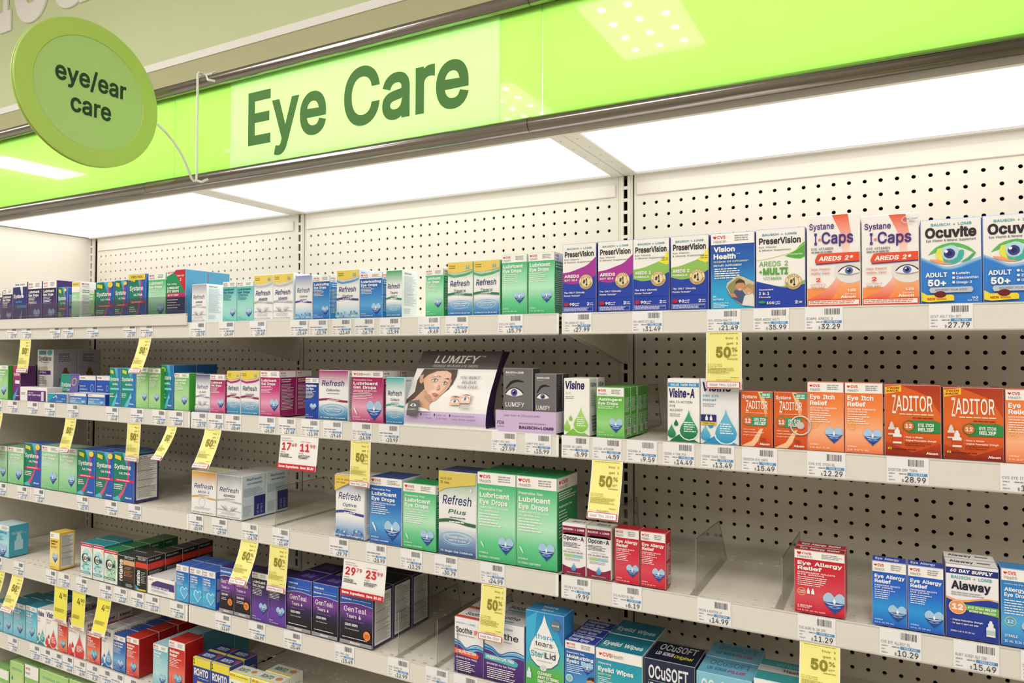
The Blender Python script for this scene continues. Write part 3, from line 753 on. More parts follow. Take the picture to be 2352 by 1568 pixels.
design('lubyellow', 'pale green twin-pack carton with yellow header', 'a8dcae', 'f0efe6', 'e8dba0', ss='cvs')(
    lambda a: (a.G(0, .2, 1, 1, '8fd39c', 'c8ebc6', '8fd39c'), a.R(0, 0, 1, .11, 'e6cf73'), a.T(.15, .04, .8, .07, 'TWIN PACK', '7a6b2c', 1), a.R(0, .11, 1, .24, WH), a.T(.08, .3, .6, .35, 'Lubricant', 'f8f8f8', 1.5), a.T(.08, .38, .6, .43, 'Eye Drops', 'f8f8f8', 1.5), motif(a, .65, .8, .45)))
design('lubpurple', 'dark purple gel drop carton with pale header', '4b3480', '3c2a6a', '4a3a7a', ss='txt')(
    lub(.16, 'Lubricant', 'Eye Drops', mot=(.68, .74, .5), g=('231c48', '3e2c72', '6a4aa0', '51348c')))
design('gelpurple', 'violet lubricant gel drop carton', '5f3a98', '4a2a80', '2a1f3e', ss='txt')(
    lub(.12, 'Lubricant', 'Gel Drops', '1 FL OZ (30 mL)', mot=(.72, .72, .5), g=('1c1738', '3c2a6c', '6a3fa8', '5f38a0')))
design('gelmag', 'magenta lubricant gel drop carton', 'b8286f', 'a02068', 'b04888', ss='cvs')(
    lub(.14, 'Lubricant', 'Gel Drops', mot=(.75, .75, .46), g=('a8145e', 'c63a80', 'e6a0c0', 'b52b70')))
design('gelmag_w', 'wide magenta gel drop carton with white header', 'b8286f', '98195c', 'b9a0b0', ss='cvs')(
    lub(.12, 'Lubricant', 'Gel Drops', '30 STERILE SINGLE-USE', 'CARBOXYMETHYLCELLULOSE', pf=True, wide=True, mot=(.74, .76, .5), g=('a8145e', 'c24a80', 'e6a8c4', 'b52b70'), bott=lambda a: vial(a, .14, .8, .1)))
design('night', 'dark blue night-time dry eye carton', '233f9e', '1d3a98', '23459c', ss='plain')(
    lub(.12, 'Nighttime', 'Dry-Eye', 'NET WT 1/8 OZ', 'Relief', mot=(.62, .72, .5), g=('1d3488', '2a4bb0', '203a98')))
design('astr', 'bright green astringent eye drop carton', '62b94a', '4ba63c', '55aa42', ss='txt')(
    lub(.17, 'Astringent', 'Eye Drops', '0.5 FL OZ (15 mL)', 'ITCHING &', 'REDNESS RELIEVER', mot=(.72, .75, .5), g=('57b33f', '74c25c', '9ed58c', '5fb84a'), small=False))
design('itch', 'orange eye itch relief carton', 'f08348', 'd8481f', 'e8843e', ss='plain')(
    lub(.14, 'Eye Itch', 'Relief', '5 mL (0.17 FL OZ)', 'KETOTIFEN FUMARATE', 'OPHTHALMIC SOLUTION', big=.06, mot=(.74, .76, .5), g=('ee7a33', 'f58f4f', 'f9b58c', 'f08048'), bott=lambda a: (a.ring(.17, .6, .13, .13, .015, 'f5c04a'), a.T(.1, .575, .24, .62, '12', 'f5c04a', 1))))
design('allred', 'red eye allergy relief carton', 'cf1f33', 'b8142a', 'c01c30', ss='txt')(
    lub(.16, 'Eye Allergy', 'Relief', '0.5 FL OZ (15 mL)', 'PHENIRAMINE MALEATE', 'EYE DROPS', mot=(.74, .75, .52), g=('cd1730', 'd42840', 'd84a5e', 'cc1a32')))
design('allredbig', 'wide red twin-pack eye allergy relief carton', 'cf1f33', 'b8142a', '8f2028', ss='plain', tt=lambda a: (a.R(0, .75, 1, 1, 'b3202c'), a.T(.1, .3, .9, .7, 'Eye Allergy Relief', 'f0e8e8', 1.5)))(
    lub(.13, 'Eye Allergy', 'Relief', '0.5 FL OZ (15 mL) EACH', 'PHENIRAMINE MALEATE', 'EYE DROPS', big=.055, mot=(.8, .78, .46), g=('c8142c', 'd22c40', 'da5060', 'c8142c'), bott=lambda a: (a.ring(.14, .66, .085, .085, .012, 'f6c35a'), a.T(.085, .635, .2, .655, 'TWIN', 'f4f4f4', 1), a.T(.085, .665, .2, .685, 'PACK', 'f4f4f4', 1), bottle(a, .28, .64, .06, 'f4f4f4'), bottle(a, .37, .64, .06, 'f4f4f4'), a.T(.06, .87, .35, .893, '2 BOTTLES', 'f4f4f4', 1.5))))
design('allblue', 'bright blue eye allergy relief carton', '1f6fd0', '1c50b8', '2746b0', ss='plain', tt=lambda a: a.T(.08, .3, .8, .7, 'Eye Allergy', 'f0f0f8', 1.5))(
    lub(.16, 'Eye Allergy', 'Relief', '0.5 FL OZ (15 mL)', 'PHENIRAMINE MALEATE', 'EYE DROPS', mot=(.74, .78, .56), g=('1b5ac4', '2268d2', '2a9ae4', '1a62cc')))
design('alldrop', 'blue allergy eye drop carton at the right edge', '2a7fce', '1c50b8', '2f86c6', ss='plain')(
    lambda a: (a.G(0, .12, 1, 1, '2c7ec8', '2f8ad6', '55b0e6', '2b74c6'), cvs(a, .15, False), a.T(.06, .18, .5, .2, 'Contains the drug', WH, 0), a.T(.06, .24, .55, .285, 'Allergy', WH, 2), a.T(.06, .31, .66, .355, 'Eye Drops', WH, 2), a.L(.06, .4, .7, .013, 6, .034, WH), a.ring(.2, .68, .13, .13, .015, 'e8d84a'), a.T(.13, .66, .27, .7, '12', WH, 1), motif(a, .7, .76, .5), a.T(.06, .85, .36, .88, 'STERILE', WH, .5), a.T(.06, .92, .7, .95, '10 mL (0.34 FL OZ)', WH, .5)))
design('dryeye', 'sky blue dry eye relief carton', '52b4d4', '3fa4c8', '2c7f8e', ss='plain')(
    lub(.13, 'Dry Eye', 'Relief', mot=(.6, .72, .5), g=('2aa0cc', '6cc4de', '9cd8e8', '55b8d6')))
design('dropred', 'red-orange eye drop carton with blue heart', 'd83a2e', 'b82018', 'c0392b', ss='plain')(
    lub(.14, 'Eye', 'Drops', mot=(.6, .74, .5, '6ccbe0'), g=('cc2418', 'e04a34', 'f09a78', 'd84030')))
design('lubroyal', 'narrow royal blue eye drop carton', '1f5cb4', '1a4aa0', '2a52a8', ss='plain')(
    lub(.13, 'Lubricant', 'Eye Drops', mot=(.65, .78, .5), g=('174fa8', '2a74c4', '7ab0dc', '1c58b0')))
design('redrel', 'red redness relief carton with white header', 'd0221e', 'ae1714', 'b8281c', ss='plain')(
    lub(.14, 'Redness', 'Relief', '1 FL OZ (30 mL)', 'LUBRICANT / REDNESS', mot=(.62, .76, .5, '7fc4e0'), g=('c81a18', 'd83028', 'e88070', 'd0241e')))
design('relief', 'pale blue eye drop relief carton', '8cc8d8', '4f94ac', '9fcbd4', ss='plain')(
    lub(.13, 'Relief', 'Drops', mot=(.66, .82, .46), g=('6fbcd2', '9cd2de', 'b8dee6', '7fc0d2')))
design('sodium', 'blue sodium chloride carton with heart outline', '2a8ad2', '1f5cc0', '3a62b4', ss='txt')(
    lambda a: (a.G(0, .14, 1, 1, '1d5cc2', '2388d4', '52b8e6', '3aa0dc'), cvs(a, .17), a.T(.07, .22, .62, .265, 'Sodium', WH, 2), a.T(.07, .29, .66, .335, 'Chloride', WH, 2), a.T(.07, .36, .66, .405, 'USP, 5%', WH, 2), a.L(.07, .44, .6, .012, 4, .03, 'cfe6f6'),
               a.P([(.7, .92), (.36, .72), (.4, .62), (.55, .57), (.7, .63), (.85, .57), (1, .62), (1, .74)], 'e4f0f8'), a.P([(.7, .89), (.41, .72), (.44, .63), (.55, .59), (.7, .66), (.85, .59), (1, .64), (1, .71)], '55b6e4'), a.T(.07, .94, .6, .96, 'STERILE', WH)))
design('arttears', 'small yellow artificial tears carton', 'ecc23c', 'e9b92f', 'e6c24a', ss='drug')(
    lambda a: (a.G(0, 0, 1, 1, 'f0c638', 'f0cf5c', 'f3e5a8', 'edc84a'), a.R(0, 0, 1, .16, WH), a.L(.1, .05, .5, .02, 2, .04, 'a08a8a'), a.T(.1, .21, .82, .255, 'Artificial', '3a3410', 1.5), a.T(.1, .28, .6, .325, 'Tears', '3a3410', 1.5), a.L(.1, .37, .8, .012, 2, .03, '6a5a20'), motif(a, .6, .68, .6), a.T(.08, .93, .6, .95, 'STERILE', '6a5a20')))
design('rewet', 'light blue rewetting drop carton', '7cc8dc', '49a9c6', 'c9e3ea', ss='bottle')(
    lub(.16, 'Rewetting', 'Drops', mot=(.62, .82, .5), tcol='2f8fb0', g=('7cc8de', 'b4e0ea', '8acfe0')))
design('spray', 'blue moisturizing eyelid spray carton', '2668b8', '2a58a8', '2f3f98', ss='plain', tt=lambda a: (a.T(.06, .1, .8, .4, 'Moisturizing', 'e4e6f4', 1.5), a.T(.06, .55, .75, .85, 'Eyelid Spray', 'e4e6f4', 1.5)))(
    lub(.13, 'Moisturizing', 'Eyelid Spray', '', pf=True, mot=(.76, .4, .4), g=('1f5cb0', '2e7cc8', '4a9ad8', '2a6cb8'), bott=lambda a: (a.E(.16, .62, .12, .12, 'e8f0f4'), a.E(.16, .62, .1, .1, '8ac4c0'), a.E(.9, .62, .16, .14, 'c89878'), a.P([(.74, .6), (.82, .54), (1, .53), (1, .6), (.9, .58)], '3a2418'))))
def _wipes(a):
    a.G(0, .18, 1, 1, '1f98b4', '2aa4b8', '3ab4c0', '2aa0b4'); cvs(a, .17, False, True)
    a.T(.05, .22, .34, .25, 'Cleansing', WH, 1); a.T(.05, .3, .82, .37, 'Eyelid Wipes', WH, 2); a.T(.05, .41, .34, .435, 'MOIST PADS', 'f0e060', 1.5); a.L(.05, .47, .4, .012, 4, .032, WH)
    a.P([(.45, .8), (.6, .6), (.7, .68), (.85, .6), (1, .68), (1, .8)], WH); a.P([(.5, .82), (.61, .65), (.7, .72), (.84, .64), (1, .74), (1, .84)], '2aa2b6')
design('wipes', 'teal cleansing eyelid wipes box', '2a9cb4', 'b8c0c4', '1f8098', ss='band', tt=lambda a: (a.T(.06, .5, .92, .72, 'Eyelid Wipes', 'dfeaea', 2), a.T(.06, .8, .4, .88, 'MOIST PADS', '7fb08c', 1)))(_wipes)
design('wipes_l', 'pale teal eyelid wipes box with silver-grey top', '3cb0b8', 'b0c8ca', '3a979c', ss='band', tt=lambda a: (a.R(0, .3, 1, .6, 'c4c8c8'), a.T(.3, .1, .95, .25, 'Wipes', '6ab8bc', 1.5), a.T(.5, .38, .9, .5, 'Health', '555555', 1.5)))(_wipes)
# -- silver / pastel dry-eye cartons with an italic word
def refresh(topc, sub, subc, band, bottom, foot='', twin=None, splash=False, dots=False, bandt='', sty=.3):
    def f(a):
        a.G(0, 0, 1, .34, topc, 'eceef0'); a.R(0, .34, 1, 1, 'eeeef0')
        if bottom: a.G(0, .66, 1, 1, 'eeeef0', *bottom)
        if bottom and not dots and not splash: ripple(a, .5, .8, .95)
        y = sty
        if twin:
            a.wave([.17, .2, .19, .17, .14], [0], twin[0]); a.wave([.2, .24, .23, .21, .17], [.24, .28, .27, .25, .2], twin[1])
            a.T(.06, .05, .3, .075, 'Great', '6a5c22', .5, .1); a.T(.06, .09, .3, .115, 'value!', '6a5c22', .5, .1)
            bottle(a, .76, .1, .06, '7fb0c4'); bottle(a, .84, .1, .06, '7fb0c4'); y += .06
            a.T(.12, .2, .68, .225, '2 x 15 mL bottles', 'f4f4f4', .5, .2, rise=.02)
        a.T(.1, y-.015, .88, y+.09, 'Refresh', '22306f', .3, .18)
        a.T(.26, y+.15, .74, y+.2, sub, subc, .5 if sub != 'ADVANCED' else 1.5, .18)
        a.L(.3, y+.24, .72, .012, 1, .03, '777788', ragged=0)
        if band: a.wave([.585, .565, .57, .59, .6], [.625, .605, .61, .63, .64], band); a.L(.3, .59, .7, .014, 1, .03, 'f4f4f4', ragged=0)
        if splash:
            for i in range(9):
                t = (i-4)/4; a.P([(.5+t*.14, .8), (.5+t*.33, .7+abs(t)*.015), (.5+t*.345, .705+abs(t)*.015), (.5+t*.17, .81)], 'b5b8bf' if i % 2 else '85858f')
            a.wave([.81, .8, .82, .8, .81], [.817, .812, .83, .81, .82], '85858f'); a.L(.2, .86, .8, .01, 2, .03, 'a5a5ad', ragged=.1)
        if dots:
            for i in range(26): a.E(a.rnd.random(), .86+.12*a.rnd.random(), .035, .035, a.rnd.choice(['4f8fd0', '7fc0e0', 'a9d8ec', '3b6fb8']), 8)
        if bottom and not dots and not splash: a.T(.25, .77, .78, .79, 'Immediate, soothing', 'f2f6fa', 1, .1); a.T(.28, .81, .74, .83, 'relief for dry eyes', 'f2f6fa', 1, .1)
        a.T(.06, .945, .92, .967, foot or '0.5 fl oz (15 mL) Sterile', 'f2f6fa' if bottom else '555566', 1)
    return f
design('refadv', 'slim silver and white dry eye carton', 'e9eaec', 'e6f1f3', 'e8e8ea', ss='refr')(refresh('a4a6ab', 'ADVANCED', '3a3d78', 'b8babd', None, splash=True))
design('refadvtw', 'silver twin-pack dry eye carton with yellow top', 'e9eaec', 'e6f1f3', 'eeeeea', ss='refr')(refresh('b0b1b4', 'ADVANCED', '3a3d78', 'b5b6b8', None, twin=('e8cf62', 'bdbdc0'), splash=True))
design('refadvw', 'wide silver and white dry eye carton', 'e6e7e9', 'cfdee6', 'd8dadd', ss='refadv')(refresh('a0a3aa', 'ADVANCED', '3a3d78', 'b8babd', None, foot='30 Single-Use Containers', splash=True))
design('refopt', 'periwinkle and white eye drop carton', 'e4e8f2', 'e8eef4', 'c8cde0', ss='refr')(refresh('8a93c8', 'Optive', '45506e', '4a4a98', ('b8d8ec', '5fa8d8'), dots=True))
design('refopttw', 'periwinkle twin-pack carton with yellow top', 'e4e8f2', 'e6eef2', 'eee6c0', ss='refr')(refresh('7fa0d0', 'Optive', '45506e', '4a4a98', ('c8e0ee', '8fc4e0'), twin=('e8cf62', '5f9cd0'), dots=True))
design('refoptvial', 'lavender and white vial carton, yellow corner', 'dde2ee', 'dfe6ee', 'd8cfa0', ss='refr')(
    lambda a: (refresh('7c86c4', 'Optive', '45506e', '3f4494', ('a8c0e0', '4a68b0'), foot='60 Single-Use Containers', dots=True)(a), a.P([(0, 0), (1, 0), (.6, .1), (.25, .19), (0, .26)], 'e4c75c'), a.T(.06, .06, .5, .085, 'VALUE SIZE', '6a5c22', .5), a.T(.06, .11, .38, .135, '60 Vials', '6a5c22', .5)))
design('reftears', 'green-topped eye drop carton, blue water', 'e4eef0', 'e8eff0', '2c9a5c', ss='refr')(refresh('2fa05c', 'Tears', '3a6a50', '2f8a58', ('5fa4d0', '1d5f9c')))
design('reftearstw', 'yellow and green twin-pack eye drop carton', 'e4eef0', '3aa86a', 'e8dca0', ss='refr')(refresh('3ba868', 'Tears', '3a6a50', '2b7a58', ('5f9cd0', '2a6cb0'), twin=('e6ca62', '4ab070'), foot='2 bottles 0.5 fl oz (15 mL) each'))
design('refplus', 'tall green and blue value-size vial carton', 'dfe8ea', 'dde2e8', '3a4470', ss='refr')(
    lambda a: (refresh('4a9c50', 'Plus', '2f6a48', '3a6c4c', ('7f9cc4', '2c4c88'), foot='70 Single-Use Containers')(a), a.P([(0, 0), (1, 0), (1, .13), (.5, .17), (.2, .2), (0, .25)], 'dcc765'), a.T(.04, .07, .36, .095, 'VALUE SIZE', '5a4c1a', .5), a.T(.04, .115, .3, .145, '70 Vials', '5a4c1a', .5), bottle(a, .87, .2, .035, 'f0f0f0')))
design('refgel', 'navy and white gel drop carton', 'e4e6ec', 'dfe2ea', '3a4270', ss='refr')(
    lambda a: (refresh('3c4678', 'GEL DROPS', '5a5f80', '8f8fb8', None, splash=True)(a), a.G(0, .85, 1, 1, 'e4e6ee', '5a6488')))
design('refliq', 'magenta and white liquid gel carton, yellow top', 'e6e8ee', 'e6e2ea', 'eedd90', ss='refr')(refresh('c46a9c', 'Liquigel', '5a2a50', '8e1f58', ('5f9cc8', '2484b0'), twin=('e8cf50', 'b02a72')))
design('refcell', 'large magenta and blue single-use vial carton', 'e6e8ee', 'e9ecee', 'b04888', ss='refr')(
    lambda a: (refresh('a81c74', 'Celluvisc', '5a5a68', '8e2458', ('5f9cc8', '2a6c94'), foot='30 Single-Use Containers', sty=.22)(a), a.T(.35, .13, .68, .15, 'Preservative-free', 'f4e4f0', 0, .1)))
design('refcon', 'aqua and blue contact lens drop carton', 'e4eef0', 'dfe8ec', '4ab8b4', ss='refr')(refresh('3ab0ac', 'Contacts', '4a6070', '3aa8a0', ('4a9cc8', '1f6ca4')))
design('mega', 'gold and white dry eye carton', 'eceae6', 'e6e4e0', 'd0c8a8', ss='refr')(
    lambda a: (refresh('e0a02c', 'MEGA-3', '3a32a0', 'd8a63a', None, foot='30 Single-Use Containers')(a), a.ring(.44, .72, .13, .13, .008, 'b0b0b0'), a.L(.14, .84, .8, .01, 2, .03, 'b0b0b0', ragged=.1)))
# -- eye vitamins
def presv(c1, t1, t2, yel, c3='1f3fa8'):
    def f(a):
        a.R(0, 0, 1, 1, c3); a.R(0, 0, 1, .5, 'efedea')
        a.wave([.42, .4, .36, .31, .2], [.55, .6, .6, .56, .5], c1)
        if yel: a.P([(.7, .32), (.86, .27), (1, .17), (1, .36), (.84, .35)], 'ece03c', n=2); a.L(.8, .275, .98, .012, 2, .025, '8a8a30', ragged=0)
        a.wave([.55, .585, .575, .54, .47], [.8], c3)
        a.T(.13, .055, .88, .08, 'BAUSCH + LOMB', '3f93a3', 1.2); a.T(.06, .11, .94, .185, 'PreserVision', '222028', 1.6)
        a.T(.05, .215, .5, .235, 'Eye Vitamin', '4c4c50', .3); a.T(.05, .255, .88, .275, '& Mineral Supplement', '4c4c50', .3)
        a.T(.05, .45, .5, .49, t1, WH, 2); a.T(.05, .515, .45, .54, t2, WH, 1.5)
        seal(a, .71, .56, .21)
        a.T(.05, .7, .68, .722, 'The ONLY Clinically', WH, 1.2); a.T(.05, .745, .54, .767, 'Proven Formula*', WH, 1.2)
        a.E(.12, .88, .08, .055, 'b3202a', 16); a.T(.22, .865, .37, .9, '90', WH, 2); a.T(.38, .865, .52, .88, 'soft', WH, 1); a.T(.38, .89, .5, .905, 'gels', WH, 1)
        a.T(.75, .86, .82, .9, '2', WH, 2); a.T(.84, .86, .94, .875, 'per', WH, 1); a.T(.84, .885, .95, .9, 'day', WH, 1)
        for q in ((.04, .925, .93, .928), (.04, .982, .93, .985), (.04, .925, .047, .985), (.923, .925, .93, .985)): a.R(*q, 'c6cdec')
        a.L(.07, .936, .91, .01, 3, .0155, 'c6cdec', ragged=.2)
    return f
design('pv_m', 'magenta and blue eye vitamin box', 'efedea', '2a3a9c', 'eceaea', ss='plain')(presv('a8309a', 'AREDS', 'SOFT GELS', False))
design('pv_g', 'light green and blue eye vitamin box', 'efedea', '2a3a9c', 'eceaea', ss='plain')(presv('8fbf5c', 'AREDS 2', 'FORMULA', True))
@design('pv_w', 'white, green and blue multivitamin eye box', 'efedea', '2a3a9c', 'eceaea', ss='plain')
def _(a):
    a.R(0, 0, 1, 1, 'efedea'); a.wave([.68, .7, .73, .71, .66], [1.0], '8cc05a'); a.wave([.66, .7, .74, .75, .71], [1.0], '1f3fa8')
    a.P([(.6, .35), (.8, .29), (1, .18), (1, .37), (.8, .385)], '55a845', n=2); a.wave([.39, .37, .34, .3, .2], [.395, .376, .347, .308, .21], 'c9d86a')
    a.T(.13, .055, .84, .08, 'BAUSCH + LOMB', '3f93a3', 1.2); a.T(.06, .11, .92, .185, 'PreserVision', '222028', 1.6)
    a.T(.06, .215, .42, .235, 'Eye Vitamin', '4c4c50', .3); a.T(.06, .255, .72, .275, '& Mineral Supplement', '4c4c50', .3); a.T(.7, .325, .96, .342, 'PATENTED', WH, 1)
    a.T(.06, .41, .66, .47, 'AREDS 2', '6aab52', .5); a.T(.06, .51, .12, .56, '+', '5aa040', 2); a.T(.14, .5, .66, .575, 'MULTI', '5aa040', 3); a.T(.15, .61, .52, .645, 'VITAMIN', '6aab52', .5)
    seal(a, .77, .68, .17); a.T(.06, .76, .36, .78, 'Convenient', WH, 1); a.T(.06, .8, .27, .835, '2 in 1', WH, 1.5); a.T(.06, .855, .3, .875, 'Formula', WH, 1)
    a.E(.12, .93, .075, .03, '2f9a50', 14); a.T(.22, .925, .38, .955, '100', WH, 1.5); a.T(.4, .922, .5, .935, 'soft', WH, 1); a.T(.4, .948, .5, .96, 'gels', WH, 1); a.T(.8, .92, .86, .955, '2', WH, 2); a.T(.88, .92, .95, .95, 'per', WH, 1)
@design('vis', 'blue eye supplement box with photo of a couple', '2060b4', '2a4aa0', 'dedede', ss='plain')
def _(a):
    a.G(0, .14, 1, 1, '1d4fa8', '2068b8', '2a9cd4', '35b0dc'); cvs(a, .145)
    a.T(.06, .18, .56, .24, 'Vision', WH, 2.2); a.T(.06, .275, .58, .335, 'Health', WH, 2.2); a.T(.6, .27, .68, .29, '**', WH, 1)
    a.T(.06, .365, .88, .385, 'ADVANCED EYE SUPPLEMENT*', 'efe48a', 1.2); a.T(.06, .415, .72, .438, 'DIETARY SUPPLEMENT', WH, 1.2); a.L(.08, .465, .72, .014, 5, .03, WH)
    a.P([(.36, .72), (.38, .66), (.58, .58), (.66, .57), (.76, .59), (1, .66), (1, .98), (.72, .96), (.5, .86)], 'c9c2a4'); a.P([(.38, .72), (.42, .68), (.6, .6), (.66, .6), (.75, .63), (.7, .8), (.5, .84)], '8c8c5c')
    a.P([(.5, .86), (.55, .76), (.7, .74), (.85, .86), (.8, .98)], '4a5578'); a.P([(.72, .96), (.78, .84), (.95, .8), (1, .84), (1, .98)], 'e0dcd8')
    a.E(.68, .7, .105, .13, 'c98f6c', 18); a.P([(.57, .69), (.59, .64), (.68, .615), (.78, .64), (.8, .7), (.76, .665), (.62, .665)], '4a352c'); a.P([(.64, .745), (.72, .745), (.68, .76)], 'f0e8e4')
    a.E(.88, .755, .095, .12, 'd8a07c', 18); a.P([(.76, .76), (.8, .7), (.88, .68), (1, .7), (1, .84), (.95, .77), (.86, .72), (.8, .75)], 'b09068'); a.P([(.84, .8), (.92, .8), (.88, .815)], 'f0e8e4')
    a.P([(.4, .79), (.56, .8), (.62, .86), (.5, .85)], 'c08868'); a.T(.05, .83, .12, .85, '90', WH, 1); a.T(.05, .865, .3, .885, 'SOFTGELS', WH, 1); a.L(.06, .92, .46, .009, 4, .018, 'd6e8f4')
def _icaps(easy):
    def f(a):
        a.P([(.48, 0), (.78, 0), (.84, .2), (.8, .42), (.68, .42), (.64, .2)], 'e4552c', 'f6d8cc')
        a.G(.0, .8, 1, .93, 'f29a5a', 'f08a44'); a.P([(.1, .93), (.45, .85), (.66, .7), (1, .68), (1, .94), (.1, .94)], 'f5b488', 'f0863c')
        a.P([(.0, .93), (.3, .85), (.5, .74), (.56, .68), (.64, .7), (.55, .85), (.45, .94)], 'f2c0b0', 'e85a34'); a.E(.82, .62, .3, .26, 'e4e1de', 20)
        a.R(0, .925, 1, 1, 'e0452c'); a.R(.02, .935, .98, .985, 'f0ece8'); a.L(.04, .942, .96, .012, 2, .02, 'd88878', ragged=.1)
        a.T(.04, .085, .52, .15, 'Systane', '4a2a7c', .8); a.T(.14, .2, .19, .315, 'I', '4a2a7c', 2.5); a.E(.24, .265, .028, .028, 'e8836c', 12); a.T(.28, .19, .88, .31, 'Caps', '4a2a7c', 1.2)
        a.T(.08, .355, .5, .38, 'EYE VITAMIN', '4a4450', .5); a.L(.08, .395, .48, .014, 1, .02, '8a8690', ragged=0)
        a.P([(.2, .44), (.26, .425), (1, .425), (1, .525), (.18, .54), (.15, .5)], '4a2a7c'); a.P([(.2, .43), (.26, .42), (1, .42), (1, .515), (.18, .53), (.15, .49)], 'e4502f')
        a.T(.22, .455, .88, .5, 'AREDS 2*', WH, 2, .15)
        a.T(.07, .58, .44, .603, 'Helps Preserve', 'cf5648', .5, .15); a.T(.07, .625, .44, .648, 'Healthy Vision', 'cf5648', .5, .15)
        eye(a, .8, .62, .4); a.T(.17, .69, .26, .73, '2', 'e0452c', 2); a.T(.06, .755, .36, .772, 'SOFTGELS', 'd88878', .3); a.T(.08, .785, .34, .803, 'PER DAY', 'c04838', .8)
        a.T(.77, .82, .92, .845, '120', WH, 1.5); a.T(.72, .865, .92, .88, 'SOFTGELS', WH, .3); a.T(.64, .89, .92, .915, 'Alcon', WH, 2)
        if easy: a.ring(.8, .07, .09, .07, .012, 'c6d4d8'); a.T(.76, .05, .99, .07, 'Easy Open', '6a5a8a', .5, .1); a.T(.84, .085, .94, .1, 'Cap', '6a5a8a', .5, .1)
    return f
design('icaps', 'white and orange vitamin box with printed eye', 'efecea', 'e6e2e0', 'f2f0ee', ss='plain')(_icaps(False))
design('icaps2', 'white and orange easy-open vitamin box with printed eye', 'efecea', 'e6e2e0', 'f2f0ee', ss='plain')(_icaps(True))
@design('ocu', 'white and blue vitamin box with coloured eye drawing', 'efecea', '2f6cc8', 'f2f0ee', ss='plain')
def _(a):
    a.wave([.44, .5, .56, .55, .5, .46], [1.0], '9ec0e6'); a.wave([.46, .52, .585, .58, .53, .49], [1.0], '5c9cdc'); a.wave([.48, .54, .6, .595, .55, .5], [1.0], '2f7cd0')
    a.T(.17, .045, .85, .075, 'BAUSCH + LOMB', '3fa0a8', 1); a.T(.07, .1, .93, .21, 'Ocuvite', '2c2428', 2.4); a.T(.09, .235, .92, .262, 'Eye Vitamin & Mineral Supplement', '403a40', .4)
    a.P([(.12, .42), (.25, .33), (.45, .285), (.62, .29), (.8, .34), (.92, .42), (.8, .38), (.62, .33), (.42, .34), (.28, .38)], '5fb55a', n=2)
    a.P([(.28, .35), (.25, .42), (.3, .48), (.4, .52), (.37, .46), (.35, .4), (.37, .34)], 'e4e050', n=2); a.P([(.35, .34), (.35, .42), (.42, .48), (.55, .48), (.64, .42), (.62, .34), (.5, .31)], 'b4dce4', n=2)
    a.P([(.37, .47), (.48, .5), (.6, .46), (.64, .38), (.72, .38), (.7, .47), (.58, .53), (.42, .53)], '3fb0a8', n=2); a.P([(.92, .41), (.82, .49), (.66, .52), (.78, .47), (.86, .42)], '3fa878', n=2)
    a.P([(.14, .47), (.3, .48), (.42, .52), (.55, .53), (.4, .535), (.2, .5)], 'f0a070', n=2)
    a.E(.48, .41, .095, .095, '3a3a8c'); a.E(.48, .41, .05, .05, '25255c'); a.E(.425, .385, .03, .03, WH, 10)
    a.T(.07, .635, .44, .685, 'ADULT', WH, 2); a.T(.11, .72, .42, .79, '50+', WH, 2.5)
    for i, t in enumerate(('Lutein', 'Zeaxanthin', 'Omega-3')): a.E(.545, .645+i*.055, .025, .025, WH, 10); a.T(.59, .633+i*.055, .59+.036*len(t), .66+i*.055, t, WH, 1)
    a.P([(.16, .81), (.84, .81), (.87, .84), (.84, .875), (.16, .875), (.13, .84)], 'bdc6d2'); a.T(.24, .83, .76, .853, 'NOURISH YOUR EYES', '4a5a90', .5)
    a.P([(0, .86), (.1, .9), (.52, .9), (.55, .92), (.55, .97), (.12, .985), (0, .97)], 'ecd43c'); a.T(.1, .935, .24, .96, 'NEW', 'c4302c', 2); a.T(.26, .935, .42, .96, 'MiniGels', 'c4702c', 1); a.E(.32, .895, .1, .065, '6c1824', 18)
    a.T(.85, .93, .94, .955, '90', WH, 1.5); a.T(.77, .965, .94, .98, 'Soft Gels', WH, .5)
# -- teal / blue swoosh cartons
def syst(l2='ULTRA', g1='12806c', red=True, top=None, blue='2b5cb8', night=False):
    def f(a):
        a.R(0, 0, 1, 1, g1); a.P([(.62, 0), (1, 0), (1, 1), (.5, 1), (.7, .5)], blue); a.P([(.45, 0), (.7, 0), (.8, .2), (.78, .45), (.6, .2)], '5ab8d8', blue)
        if red: a.P([(.7, .12), (.78, .12), (.78, .5), (.55, .8), (.32, 1), (.1, 1), (.5, .75), (.7, .5)], 'd0226c', 'e05a94'); a.P([(0, .96), (.25, .9), (.42, 1), (0, 1)], '5ac0d8')
        else: a.P([(.78, .6), (.6, .9), (.5, 1), (.2, 1), (.5, .8)], '5ac0d8')
        a.T(.06, .24, .86, .33, 'Systane', WH, 1.2); a.T(.3, .4, .84, .44, l2, WH, 2)
        if red: a.P([(.12, .54), (1, .54), (1, .6), (.08, .6)], 'd8305c'); a.L(.2, .557, .8, .02, 1, .03, 'f4d0dc', ragged=0)
        else: a.R(.1, .52, .9, .57, '8fd0dc')
        a.L(.06, .66, .5, .018, 3, .04, WH); a.T(.6, .9, .92, .935, 'Alcon', WH, 2)
        a.P([(.1, .04), (.4, .07), (.4, .16), (.1, .12)], 'e0cf3c'); 
        if top: a.R(0, 0, 1, .12, 'e8cf50'); a.T(.15, .035, .85, .08, 'TWIN PACK', '4a5a3a', 1.5)
        elif red: a.E(.82, .07, .14, .1, 'ecd04c', 14)
        if night: dropshape(a, .7, .72, .2, '9fc8e8')
    return f
design('sysu', 'green, blue and magenta dry eye carton', '12806c', '2f62c0', '2458a0', ss='txt')(syst())
